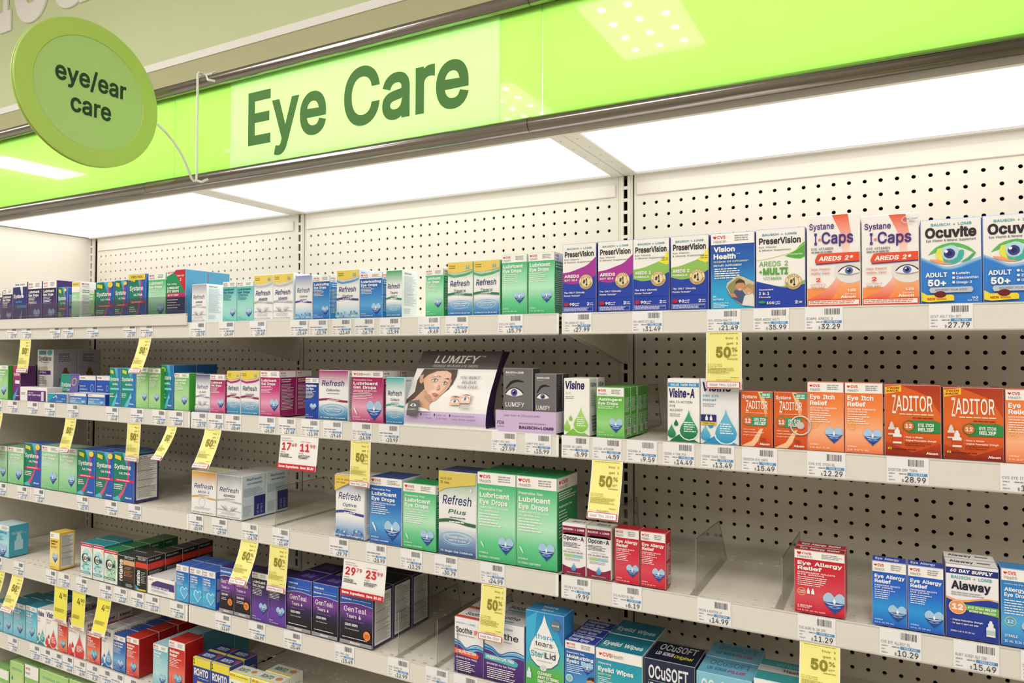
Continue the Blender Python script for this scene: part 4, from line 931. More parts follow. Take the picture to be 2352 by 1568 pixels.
design('sysu_big', 'green, blue and magenta carton with drug facts side', '12806c', '3a3878', '1f6a80', ss='drug')(syst())
design('sysutw', 'green, blue and magenta twin-pack carton, yellow band', '12806c', '2f7cc8', '3a8cc8', ss='plain')(syst(top=1))
design('sysg', 'teal and blue gel drop carton, yellow mark', '148a80', '2468b0', '1f7ca0', ss='plain')(syst('GEL', '14907c', False, blue='2a7cc0', night=True))
design('sysn', 'indigo twin-pack dry eye carton, white header', '2a2878', '34307c', '8a88b0', ss='plain')(
    lambda a: (a.G(0, 0, 1, 1, '1c1c50', '2c2c80', '4a3c98'), a.R(0, 0, 1, .1, WH), a.T(.1, .03, .85, .07, 'TWIN PACK', '2a2878', 1.5), a.P([(.5, .1), (.7, .1), (.72, .24), (.66, .34)], 'dcdcf0'), a.T(.04, .27, .78, .35, 'Systane', WH, 1.2), a.T(.2, .42, .66, .46, 'BALANCE', '6aa8d8', 1), a.R(.3, .52, 1, .58, '2a9cb8'), a.P([(.3, 1), (.6, .7), (.7, .6), (.66, .8), (.5, 1)], 'a8a8d0')))
design('syscomp', 'tall white dry eye carton with printed bottle side', 'f0eeec', 'a8a6b2', 'c8c4cc', ss='bronze')(
    lambda a: (a.P([(0, 1), (.0, .93), (.5, .9), (1, .72), (1, 1)], 'd8a868'), a.R(.1, .02, .55, .1, '3a8c9c'), a.E(.78, .06, .16, .1, '4ab4c4'), a.T(.1, .13, .88, .22, 'Systane', '30304a', .8), a.L(.4, .25, .85, .012, 1, .03, '88889a'), a.R(.1, .34, .65, .4, 'd8c8a8'), a.R(.1, .42, .85, .5, '5a2a7c'), a.T(.14, .44, .6, .475, 'OPTIMAL', WH, 1), a.L(.1, .54, .6, .014, 4, .04, '88889a'), a.ring(.2, .83, .12, .12, .02, 'd0b890')))
design('sysgelb', 'green and violet gel carton with sun symbol', '2a9c88', '6a62b0', '3a9c98', ss='plain')(
    lambda a: (a.P([(.55, 0), (1, 0), (1, 1), (.5, 1)], '6a66b4'), a.T(.08, .34, .62, .5, 'Systane', WH, 1.2), a.T(.14, .58, .6, .66, 'NIGHTTIME', WH, 1), a.ring(.78, .3, .13, .13, .03, 'f0c04a'), a.L(.14, .74, .6, .03, 2, .07, WH)))
design('fastact', 'green and red lubricant carton, navy lower half', '1f8f5c', '4f9cc4', '2f6f8c', ss='plain')(
    lambda a: (a.G(0, .5, 1, 1, '1f2a5c', '2c3f7c', '4a6aa0'), a.R(0, .44, 1, .52, 'c8246c'), a.T(.06, .46, .66, .495, 'DRY EYE THERAPY', WH, 1), a.P([(.3, 0), (1, 0), (1, .44), (.8, .3), (.55, .12)], 'c42438'), a.P([(0, 0), (.5, 0), (.35, .06), (0, .12)], 'e8e6e4'), heart_small(a, .1, .05, .08), a.T(.16, .03, .4, .06, 'CVS', 'cf2030', 1.5), a.T(.55, .1, .95, .13, 'TWIN PACK', WH, 1), a.T(.72, .16, .8, .21, '2', WH, 1.5), a.T(.04, .25, .55, .28, 'Fast Acting', WH, 1), a.T(.04, .32, .7, .36, 'LUBRICANT', WH, 2), a.T(.04, .385, .68, .425, 'EYE DROPS', WH, 2), a.L(.06, .56, .8, .016, 4, .05, WH), a.T(.06, .92, .3, .94, 'STERILE', WH)))
# -- others
def visine(title, sub, c1, c2, header=None, drops=1, pack=False):
    def f(a):
        a.wave([1.02, .92, .86, .93, 1.0], [1.1], c2); y = .05
        if header: a.R(0, .06, 1, .125, '2a93cf'); a.T(.08, .075, .92, .11, header, WH, 1.5); y = .16
        a.T(.04, y, .82 if len(title) < 8 else .86, y+.13, title, '26236b', 2, .12); y += .19
        for i, t in enumerate(sub): a.T(.06, y, .06+.06*len(t), y+.035, t, '4c5c78' if header else c2, .3); y += .065
        a.L(.06, y+.01, .5, .012, 2, .03, '9a9aa8')
        dropshape(a, .68, .74, .78, 'e2f0ec'); dropshape(a, .68, .745, .7, c1, c2); a.L(.52, .68, .9, .016, 5, .035, 'e8f4f0')
        dropshape(a, .12, .84, .34, c1, c2); dropshape(a, .27, .7, .17, c2)
        if pack: a.R(0, .55, .42, .67, '2a2a78'); bottle(a, .16, .6, .07, WH); bottle(a, .28, .6, .07, WH); a.R(0, .66, .42, .71, 'ecbf3c'); a.T(.06, .672, .38, .7, 'TWIN PACK', '4a3a1a', .5)
    return f
VS = dict(ss='vis')
design('visac', 'white eye drop carton with lime green droplet', 'f2f1ec', 'f2f1ee', 'f4f2e8', **VS)(visine('Visine', ('A.C.',), 'b5dc7a', '82c341'))
design('visa', 'white allergy drop carton with dark green droplet', 'f2f1ee', 'ecebe8', 'f4f2ee', **VS)(visine('Visine-A', ('MULTI-ACTION', 'EYE', 'ALLERGY'), '4aa878', '14744c', 'VALUE TWIN PACK'))
design('visdry', 'white dry eye carton with blue droplet', 'e9eaee', 'ecebe8', 'f0f0f0', **VS)(visine('Visine', ('DRY EYE', 'Relief'), '7cc4e0', '2596c8', None, pack=True))
design('vist', 'small white drop carton with teal droplet', 'f0efee', 'ecebe8', 'd4d4d0', **VS)(visine('Visine', ('Tears',), '4ab8b8', '1d8c98'))
design('visr', 'small white drop carton with red droplet', 'f0efee', 'ecebe8', 'd8d4d4', **VS)(visine('Visine', ('Red Eye',), 'e85a58', 'd0222c'))
design('visb', 'small white drop carton with blue droplet', 'f0efee', 'ecebe8', 'd4d4d8', **VS)(visine('Visine', ('Advanced',), '6ab0e0', '1f68b0'))
def zad(big):
    def f(a):
        a.G(0, 0, 1, 1, 'd85a20', 'e06a28', 'd0481c'); 
        if big:
            a.P([(.3, 0), (1, 0), (1, .4), (.8, .15)], 'a8381c', 'c8481c'); a.P([(0, .8), (.5, .95), (1, .8), (1, 1), (0, 1)], 'c04418', '8c2414')
            a.P([(0, .03), (.3, .0), (.3, .09), (0, .13)], 'f0c030'); a.T(.03, .035, .26, .06, 'TWIN', 'a02818', 2, rise=.05); a.T(.03, .075, .26, .1, 'PACK', 'a02818', 2, rise=.05)
            a.T(.13, .14, .2, .4, 'Z', 'ecdcd2', .5); a.T(.2, .15, .86, .36, 'ADITOR', 'f6efe8', .6)
            a.L(.26, .4, .88, .018, 1, .03, 'f0d0b8', ragged=0); a.L(.5, .45, .88, .014, 1, .03, '8c3414', ragged=0)
            a.P([(.33, .56), (.42, .49), (.92, .49), (1, .52), (1, .66), (.42, .67)], '2f8c4a'); a.E(.43, .575, .1, .1, 'e07030', 20); a.ring(.43, .575, .11, .11, .015, '1f6c3a'); a.T(.37, .55, .49, .6, '12', WH, 2); a.T(.6, .535, .88, .575, 'EYE ITCH', WH, 2); a.T(.6, .595, .88, .64, 'RELIEF', WH, 2)
            bottle(a, .12, .62, .13, 'd8d4d0', 'c84a24'); bottle(a, .22, .72, .16, 'eceae6', 'c84a24')
            a.T(.34, .72, .68, .742, '- Works in Minutes', WH, 1); a.T(.34, .765, .92, .787, '- Original Prescription Strength', WH, 1); a.L(.36, .81, .85, .012, 2, .03, '7c2c14')
            a.E(.08, .9, .035, .035, 'f0c83c', 14); a.T(.06, .88, .1, .92, '2', '6a2c14', 1.5); a.L(.13, .9, .6, .014, 1, .03, '5c2010'); a.T(.74, .93, .95, .96, 'Alcon', WH, 2)
        else:
            a.P([(.55, 0), (.7, 0), (.85, .3), (.8, .48), (.72, .3)], 'f4c89a', 'ec9c64'); a.P([(.6, .68), (.72, .66), (.55, .9), (.4, 1), (0, 1), (.35, .9)], 'f4c89a')
            a.P([(.6, .02), (1, 0), (1, .12), (.7, .11)], '2f9c78'); a.L(.68, .03, .94, .018, 3, .028, 'e0f0e8', ragged=0)
            a.T(.04, .06, .52, .12, 'Systane', WH, 1); a.T(.16, .16, .24, .36, 'Z', WH, .5); a.T(.24, .17, .86, .31, 'ADITOR', WH, .6); a.L(.14, .38, .86, .014, 1, .03, 'f0c0a0', ragged=0)
            a.R(.3, .45, .84, .62, '2f9c72'); a.E(.22, .53, .17, .17, '2a8c68', 20); a.E(.22, .53, .145, .145, 'e0622c', 20); a.T(.13, .5, .31, .57, '12', WH, 2); a.T(.44, .48, .8, .53, 'EYE ITCH', WH, 2); a.T(.44, .55, .8, .6, 'RELIEF', WH, 2)
            a.T(.04, .68, .46, .7, '- Works in minutes', WH, .5); a.T(.04, .73, .74, .75, '- Original prescription strength', WH, .5); a.T(.04, .78, .6, .8, '- For ages 3 years and older', WH, .5)
            a.T(.6, .93, .92, .965, 'Alcon', WH, 2); a.L(.62, .84, .9, .02, 2, .04, 'a83c18')
    return f
design('zad', 'orange eye itch carton with green badge', 'd85a24', 'b83c18', 'd03a20', ss='plain')(zad(False))
design('zadl', 'large burnt-orange twin-pack eye itch box', 'cc4c1c', 'a82c14', 'b03c20', ss='plain', tt=lambda a: a.T(.25, .2, .85, .75, 'ZADITOR', 'e8d8cc', .5))(zad(True))
@design('lumi', 'grey eye drop carton with printed eye', '6f6d70', '3c3a3e', '7a787a', ss='eyelumi')
def _(a):
    a.T(.08, .05, .7, .08, 'BAUSCH+LOMB', WH, 1.5); a.L(.08, .1, .42, .01, 1, .02, 'a8a6aa', ragged=0)
    a.P([(.08, .32), (.25, .21), (.5, .18), (.75, .22), (.5, .215), (.28, .25), (.12, .335)], '1e1c1e', n=2); eye(a, .38, .39, .6, '5a52a0')
    a.T(.08, .55, .74, .62, 'LUMIFY', WH, .8); a.L(.08, .69, .78, .02, 3, .04, 'cfcdd0')
@design('opc', 'white and maroon allergy relief carton', 'f0eeea', 'e0dcd8', 'ece8e0', ss='plain', tt=lambda a: a.T(.3, .3, .85, .7, 'Opcon-A', '3a2a4a', 1))
def _(a):
    a.R(0, 0, 1, 1, 'f0eef0'); a.R(0, .05, 1, .18, '8c1c44'); a.wave([.22, .16, .14, .16, .22], [.18], '8c1c44'); a.wave([.82, .86, .87, .85, .8], [1.0], '8c1c44')
    a.T(.03, .09, .94, .125, 'BAUSCH + LOMB', WH, 2); a.T(.04, .24, .93, .32, 'Opcon-A', '1f2448', 1.2); a.L(.04, .37, .8, .012, 4, .026, '6a6a78')
    a.T(.18, .5, .78, .52, 'CLINICALLY PROVEN', 'a07888', .4); a.T(.06, .545, .9, .572, 'EYE ALLERGY RELIEF', '6c2444', 1); a.R(.08, .6, .48, .65, 'a8cc8c'); a.R(.48, .6, .88, .65, '8cc4dc'); a.L(.12, .68, .85, .01, 2, .028, '9a9aa0')
    dropshape(a, .5, .85, .26, '8cc4e4', '2f7cb8'); a.T(.2, .95, .8, .968, 'STERILE 0.5 FL OZ (15 mL)', WH, .5)
@design('alaway', 'white and navy sixty-day allergy carton, printed bottle', 'f0eef0', '2c2c78', 'eeece8', ss='plain', tt=lambda a: (a.T(.08, .35, .55, .7, 'Alaway', '22222c', 1.5), a.L(.62, .4, .95, .18, 1, .3, '77777f')))
def _(a):
    a.R(0, 0, 1, 1, 'f0eef2'); a.wave([.46, .5, .49, .46, .44, .45], [1.0], '1f3a9c'); a.wave([.44, .48, .47, .44, .42, .43], [.47, .51, .5, .465, .44, .44], 'f0a868')
    a.R(0, .04, 1, .125, '1f2a80'); a.T(.08, .06, .9, .1, '60 DAY SUPPLY', WH, 3, .15); a.T(.1, .15, .88, .19, 'BAUSCH + LOMB', '3fa8a8', 1); a.T(.1, .225, .86, .33, 'Alaway', '1f1f3c', 2); a.L(.1, .37, .85, .014, 2, .03, 'a8a8b4')
    a.P([(.3, .53), (.98, .53), (1, .545), (1, .65), (.3, .6)], '6ab04a'); a.T(.42, .55, .96, .578, 'EYE ITCH RELIEF', WH, 2, .1); a.T(.44, .6, .95, .625, 'WORKS IN MINUTES!', WH, 2, .1)
    a.E(.22, .58, .17, .16, 'f09a5c', 24); a.ring(.22, .58, .17, .16, .015, 'f8d0b0'); a.T(.11, .54, .33, .61, '12', WH, 3)
    a.T(.08, .745, .7, .767, '- Original Prescription Strength', WH, 1, .1); a.T(.08, .79, .62, .812, '- For ages 3 years and older', WH, 1, .1); a.T(.08, .9, .54, .92, 'STERILE 0.34 FL OZ (10 mL)', WH, 1, .1); bottle(a, .85, .82, .17, 'ecebee', 'b8d0cc')
@design('gent', 'purple and black tears carton with orange spot', '1c1830', '241c40', '3c2460', ss='drug')
def _(a):
    a.G(0, .15, 1, .92, '3c1f6c', '7a3c9c', '1c1428', '120e1a'); a.R(0, 0, 1, .17, '2a62b8'); a.T(.05, .06, .8, .1, 'Moderate', WH, 1.5); a.wave([.19, .165, .16, .17, .2], [.2, .175, .17, .18, .21], 'e8e8f0')
    a.T(.08, .26, .86, .34, 'GenTeal', WH, .5); a.T(.12, .4, .55, .46, 'Tears', WH, .5); dropshape(a, .66, .43, .09, 'e0e0ec'); a.L(.14, .51, .7, .014, 1, .02, 'a890c0', ragged=0)
    a.T(.14, .57, .6, .61, 'LIQUID DROPS', WH, 2); a.L(.14, .66, .6, .016, 2, .035, 'dcdce0'); a.E(.76, .74, .17, .17, 'f08a3c', 18); a.L(.66, .71, .86, .014, 3, .03, 'a85820', ragged=0)
    a.R(0, .92, 1, 1, '9a98a0'); a.T(.3, .94, .7, .975, 'Alcon', WH, 2)
@design('gentw', 'purple twin-pack tears carton with blue header', '1c1830', '2c2450', '2f2470', ss='drug', tt=lambda a: a.T(.3, .3, .75, .7, 'GenTeal', '8a7ab0', .5))
def _(a):
    a.G(0, .22, 1, .93, '5a2c88', '7a3c9c', '2a1f50', '120e1a', '120e1a'); a.R(0, 0, 1, .24, '2456b8'); a.wave([.27, .24, .23, .24, .26], [.2], '2456b8'); a.wave([.27, .24, .23, .24, .26], [.28, .248, .238, .248, .27], 'e8e8f0')
    a.T(.05, .07, .45, .1, 'TWIN PACK', WH, 2); a.R(.05, .13, .95, .134, '8ab0e0'); a.T(.05, .16, .36, .19, 'Moderate', WH, 1.5); a.L(.4, .17, .95, .012, 1, .02, 'c8d8f0', ragged=0)
    a.T(.12, .31, .82, .4, 'GenTeal', WH, .5); a.T(.2, .45, .52, .51, 'Tears', WH, .5); dropshape(a, .62, .48, .08, 'e0e0ec'); a.T(.16, .555, .74, .575, 'LUBRICANT EYE DROPS', '9a7ab8', .3)
    a.T(.16, .62, .56, .66, 'LIQUID DROPS', WH, 2); a.T(.16, .71, .6, .73, 'Fast Soothing Relief', 'dcdce0', .5); a.L(.08, .87, .85, .014, 1, .02, 'dcdce0', ragged=0)
    a.R(0, .93, 1, 1, '9a98a0'); a.T(.32, .945, .64, .98, 'Alcon', WH, 2)
design('gentxl', 'wide purple and black tears box, drug facts side', '1c1830', '2a2450', '10102a', ss='drug')(lambda a: (DS['gentw']['fn'](a), a.E(.85, .78, .11, .11, 'f08a3c', 18), a.L(.78, .76, .92, .012, 3, .025, 'a85820', ragged=0)))
def soothe(x):
    def f(a):
        a.wave([.42, .46, .55, .5, .47, .5], [1.0], '74c0e4'); a.wave([.4, .44, .53, .47, .44, .47], [.42, .46, .55, .49, .46, .49], '2f6cc0'); a.wave([.46, .48, .56, .53, .51, .53], [.48, .5, .58, .55, .53, .55], '2458a8'); a.wave([.5, .52, .6, .6, .55, .56], [1.0], '5c2f8c', '3c2068')
        a.T(.06, .08, .72, .11, 'BAUSCH + LOMB', '3fa0b8', .3); a.T(.05, .17, .62 if x else .86, .27, 'Soothe', '20203c', .6)
        if x: a.T(.67, .19, .8, .27, 'XP', 'd8302c', 1)
        a.L(.06, .31, .7, .01, 1, .02, '88889a', ragged=0); c = 'e8602c' if x else '4ab4c0'
        a.P([(0, .56), (.8, .6), (.86, .63), (.84, .68), (.78, .7), (0, .66)], c); a.T(.06, .59, .76, .64, 'XTRA PROTECTION' if x else 'PRESERVATIVE FREE', WH, 2)
        a.T(.06, .71, .8, .74, 'ADVANCED Dry Eye Therapy', WH, 1); a.L(.08, .78, .8, .014, 6, .034, WH)
    return f
design('soox', 'white and purple dry eye box with orange banner', 'f0eef0', '4a2a70', 'dedad8', ss='plain', tt=lambda a: (a.R(0, .8, 1, 1, 'dc4a30'), a.T(.2, .35, .8, .65, 'Soothe', '33333c', 1)))(soothe(True))
design('soop', 'white and purple dry eye box with teal banner', 'f0eef0', '3c2a78', 'd8d6d4', ss='txt', tt=lambda a: (a.T(.15, .35, .75, .65, 'Soothe', '33333c', 1), a.R(.2, .8, .7, .92, '5ab0b4')))(soothe(False))
@design('thera', 'tall blue and green box with white droplet', '2a9ccc', '2586c4', '2f90c8', ss='plain', tt=lambda a: (a.T(.3, .2, .7, .45, 'tears', 'dce8f0', 1), a.T(.35, .6, .65, .8, 'SteriLid', 'dce8f0', 1)))
def _(a):
    a.G(0, 0, 1, 1, '2288c8', '2aa0d0', '3ab0c0', '5cb850', '3fae48'); a.P([(0, .1), (.3, .0), (.2, .5), (0, .7)], '3fb0dc'); a.P([(.7, 0), (1, 0), (1, .4)], '3a78c4')
    dropshape(a, .5, .39, .99, '1f5ca0'); dropshape(a, .5, .385, .96, 'f2f2f2')
    a.T(.26, .27, .74, .33, 'thera', '2f9cc8', .3); a.T(.26, .36, .72, .42, 'tears', '2c2c34', .5); a.L(.22, .46, .8, .008, 1, .02, 'a8a8b0', ragged=0); a.T(.14, .49, .52, .56, 'Steri', '3aa0a8', .8); a.T(.53, .49, .8, .56, 'Lid', '2c2c44', .8); a.L(.3, .6, .7, .008, 1, .02, 'a8a8b0', ragged=0)
    a.E(.8, .13, .13, .13, '66788c', 20); a.R(.68, .115, .92, .145, '44546a'); a.T(.7, .12, .9, .14, 'DOCTOR', WH, 2); a.E(.48, .69, .09, .07, 'd4dce0', 16)
    a.T(.33, .74, .7, .775, 'CLEANSES', WH, 2); a.T(.33, .79, .9, .825, 'AWAY EXTERNAL', WH, 2); a.T(.33, .84, .75, .875, 'IRRITANTS', WH, 2); bottle(a, .1, .78, .12, 'd4ecf4')
def ocus(c, c2, t2, t2c):
    def f(a):
        a.G(0, 0, 1, 1, c, c2); a.T(.08, .1, .88, .3, 'OCuSOFT', 'e6e6ea', 1.3); a.R(.08, .34, .88, .348, '8ab0c8')
        a.T(.08, .38, .46, .47, 'LID SCRUB', 'e6e6ea', 2); a.T(.5, .42, .88, .5, t2, t2c, 1, .25); a.L(.15, .58, .6, .012, 1, .02, '8ab8c8', ragged=0); a.L(.15, .66, .7, .012, 5, .04, 'a8b8c8')
    return f
design('ocus', 'navy blue lid scrub box', '1c2440', '202c4c', '141a30', ss='plain', tt=lambda a: (a.T(.14, .1, .9, .42, 'OCuSOFT', 'c8c8cc', 1.3), a.T(.14, .55, .5, .72, 'LID SCRUB', 'c8c8cc', 2), a.T(.52, .6, .9, .75, 'Original', 'd8c840', 1, .25)))(ocus('1c2848', '10182c', 'Original', 'e4d444'))
design('ocusp', 'pale blue lid scrub box', '7cbcd8', '5ca4c8', '6fb0cc', ss='plain', tt=lambda a: (a.T(.14, .15, .9, .45, 'OCuSOFT', '4a88a4', 1), a.T(.14, .6, .5, .75, 'LID SCRUB', '3a7894', 2), a.T(.52, .62, .85, .76, 'PLUS', 'b84a6a', 2, .25)))(ocus('86c4dc', '6ab0d0', 'PLUS', 'c84060'))
def blink(c, c2, side):
    def f(a):
        a.R(0, .0, 1, .1, 'c82848'); a.L(.08, .04, .92, .025, 1, .03, 'f4d0d8', ragged=0); a.P([(.75, .12), (1, .12), (1, .3)], 'f0d8a8'); a.E(.5, .5, .44, .62, c, 20)
        for i in range(14): a.E(.5+.4*(a.rnd.random()-.5)*1.6, .3+.45*a.rnd.random(), .05, .05, a.rnd.choice([c2, 'e8f4f4', c]), 8)
        a.E(.4, .43, .24, .24, '202428', 20); a.E(.47, .43, .2, .2, 'f0f4f4', 18); a.T(.2, .38, .92, .49, 'blink', '15181c', 1.5); a.L(.3, .6, .8, .014, 1, .02, '303438'); a.P([(.04, .82), (.88, .82), (.93, .85), (.88, .88), (.04, .88)], side); a.L(.12, .843, .8, .018, 1, .02, 'f0f4f4', ragged=0); a.L(.08, .93, .6, .008, 1, .02, 'a8a8a8')
    return f
design('blink', 'white and teal drop carton with red header', 'f0efee', '1f8c98', '1f8c98', ss='blink')(blink('b8e4e8', '5cc0c8', '2fa0ac'))
design('blinkg', 'white and green drop carton with red header', 'f0efee', '2a7040', '2c7c48', ss='blink')(blink('b8dcc4', '5cac78', '1f8c50'))
design('ret', 'black and tan carton with vertical lettering', '1c1a1c', '2a2828', '3a3838', ss='ret')(
    lambda a: (a.R(.3, .12, 1, .28, 'd8a878'), a.T(.4, .0, .95, .07, 'RELIEF', 'c8c8c8', 1), a.R(.3, .28, 1, .8, '3a2a24'), a.T(.06, .12, .27, .82, 'retaine', WH, 1.5, vert=True), a.L(.38, .34, .9, .018, 2, .05, 'b8a8a0'), a.L(.36, .46, .9, .02, 4, .05, 'c8823c'), a.L(.5, .88, .95, .016, 3, .035, 'd8d8d8'), a.R(0, .88, .25, .96, '2a2a50')))
design('ret2', 'black and red carton with vertical lettering', '1c1a1c', '222022', '333133', ss='ret')(
    lambda a: (a.T(.2, .02, .9, .09, 'RELIEF', 'c8c8c8', 1), a.R(0, .16, 1, .32, 'd83a2c'), a.T(.1, .4, .38, .85, 'retaine', WH, 1.5, vert=True), a.L(.5, .44, .95, .02, 7, .05, 'b8b8b8'), a.P([(0, .85), (.4, .95), (.1, 1), (0, 1)], '3a9cc0'), a.R(.15, .95, .95, 1, 'd8cc48')))
design('lowwhite', 'low white and purple ointment carton', 'f2f0f0', 'e4e2e2', 'e8e6e6', ss='plain')(
    lambda a: (a.P([(0, .25), (.2, .3), (.35, .15), (1, .18), (1, .62), (.2, .58)], '4a3478'), a.E(.1, .16, .1, .12, 'f2f0f0'), a.T(.04, .1, .2, .18, 'CVS', 'cf2030', 1.5), a.R(.15, .5, .8, .64, 'e8eef4'), a.T(.17, .52, .78, .62, 'EYELID RELIEF', '3a5a9c', 2), a.L(.15, .72, .8, .03, 2, .07, '9a9aa8')))
design('bestdrop', 'low white carton with purple panel', 'f0efee', 'eeedec', 'ecebea', ss='plain')(
    lambda a: (a.R(.28, .22, .97, 1, '5a2a7c'), a.T(.32, .36, .5, .43, 'THE TEAR', WH, 1), a.T(.32, .5, .78, .6, 'BEST DROP EVER!', WH, 1.5), a.R(.8, .3, .9, .95, 'd8d0e0'), a.L(.04, .4, .24, .04, 2, .1, '8a8a5a')))
design('bluewave', 'low blue and teal ointment carton', '2f6fc0', 'f0efee', 'e4e6ea', ss='plain')(
    lambda a: (a.P([(0, 0), (.4, 0), (.2, .6), (0, 1)], '1fa0b8'), a.P([(.25, .5), (.45, .15), (.5, .5)], WH), a.P([(.3, .5), (.44, .27), (.46, .5)], '2f6fc0'), a.T(.72, .5, .92, .6, 'Alcon', WH, 1.5), a.L(.45, .78, .92, .05, 2, .09, 'c0d8ec')))
design('blueoint', 'low blue eye ointment carton, white header', '2466b8', '2050b0', 'e8e8ea', ss='plain')(
    lambda a: (a.G(0, 0, 1, 1, '1f5cb4', '3a80cc', '7ab4dc'), a.R(0, 0, 1, .25, WH), heart_small(a, .06, .1, .05), a.T(.1, .07, .25, .16, 'CVS', 'cf2030', 1.5), a.T(.04, .4, .72, .52, 'Lubricating Eye Ointment', WH, 1.5), a.L(.04, .62, .5, .05, 3, .1, 'd8e8f4'), motif(a, .84, .86, .2)))
design('bluepair', 'blue ointment carton with white header, standing behind', '1f56b8', '2050b0', 'd8d8dc', ss='plain')(
    lambda a: (a.R(0, 0, 1, .16, WH), heart_small(a, .08, .08, .05), a.T(.12, .05, .36, .1, 'CVSHealth', 'cf2030', 1), a.T(.04, .36, .4, .41, 'Preservative Free', WH, 1), a.T(.04, .48, .5, .53, 'Lubricating Eye', WH, 1), a.T(.04, .6, .7, .65, 'Ointment for night use', WH, 1), a.ring(.8, .45, .09, .14, .02, 'c0d4f0')))
design('blackbox', 'black and violet eyelid tablet box', '201a30', '3a3640', '1a1620', ss='plain')(
    lambda a: (a.G(0, 0, 1, 1, '141018', '2c2048'), a.T(.4, .1, .85, .16, 'night', 'd8d8e0', 1), a.L(.08, .5, .6, .016, 5, .045, 'b0a8c0')))
design('magsys', 'slim magenta and purple dry eye carton, tilted', '8a2078', '5a2468', '8a3070', ss='plain')(
    lambda a: (a.G(0, 0, 1, 1, 'c0245c', '7a2078', '5a2068'), a.P([(0, .9), (.8, .6), (.3, 1), (0, 1)], '3aa0d8'), a.R(.3, .42, .95, .52, 'e8e8f0'), a.T(.1, .2, .95, .28, 'Systane', WH, 1), a.T(.4, .85, .9, .88, 'Alcon', WH, 2)))
design('rohto', 'blue and yellow eye drop box', '1f3f98', '2a3c88', '2a3474', ss='txt', tt=lambda a: (a.R(0, .85, 1, 1, 'e8d840'), a.T(.2, .3, .75, .65, 'ROHTO', 'c8d0e8', 2), a.P([(.7, .1), (1, .1), (1, .7)], '8a3c50')))(
    lambda a: (a.R(0, 0, 1, .2, 'e8d840'), a.T(.02, .02, .1, .15, '1', '2a2a30', 1.5), a.T(.06, .26, .88, .42, 'ROHTO', WH, 2), a.L(.3, .47, .9, .016, 1, .02, 'c8d4ec', ragged=0), a.R(.25, .56, .95, .72, 'ecc048'), a.T(.35, .6, .85, .66, 'ALL-IN-ONE', '6a4a1a', 1), a.R(.25, .72, .95, .78, 'd85a3c'), a.L(.1, .84, .8, .02, 3, .045, WH)))
design('rohtog', 'white, green and yellow eye drop box', 'ecefe8', 'dde2d8', 'd4d8cc', ss='txt', tt=lambda a: (a.R(0, .85, 1, 1, 'e8dc50'), a.T(.15, .3, .6, .65, 'ROHTO', '4a7a58', 2), a.E(.82, .4, .12, .1, 'c8864a')))(
    lambda a: (a.R(0, 0, 1, .16, 'ece04c'), a.T(.04, .03, .3, .08, 'NEW LOOK', 'c03c28', 1.5), a.L(.34, .05, .9, .02, 1, .02, '7a7a30', ragged=0), a.T(.1, .25, .86, .42, 'ROHTO', '2a7a54', 2), a.L(.2, .5, .85, .02, 3, .06, '6a9a78')))
design('greenlow', 'large lime green eye mask box with white header', '7fc050', '5ca838', '8ab870', ss='plain')(
    lambda a: (a.G(0, 0, 1, 1, '6ab848', '9cd078', '6ab848'), a.R(0, .0, 1, .24, WH), heart_small(a, .1, .07, .08), a.T(.15, .05, .4, .09, 'CVS', 'cf2030', 1.5), a.T(.05, .13, .4, .18, 'Health', '8d8d90'), a.T(.05, .34, .8, .42, 'Cleansing', WH, 1), a.L(.05, .5, .8, .02, 4, .05, '2f7c38')))
design('greenpale', 'pale green eye care box with blue droplet', 'b8d88c', '98c870', 'a8c884', ss='plain')(
    lambda a: (a.G(0, 0, 1, 1, 'a8d078', 'c8e0a0', 'b0d488'), a.T(.12, .1, .9, .15, 'moisture drops', '5ca890', 1), dropshape(a, .18, .32, .17, '2f8ca8'), bottle(a, .55, .6, .3, 'dce8cc')))

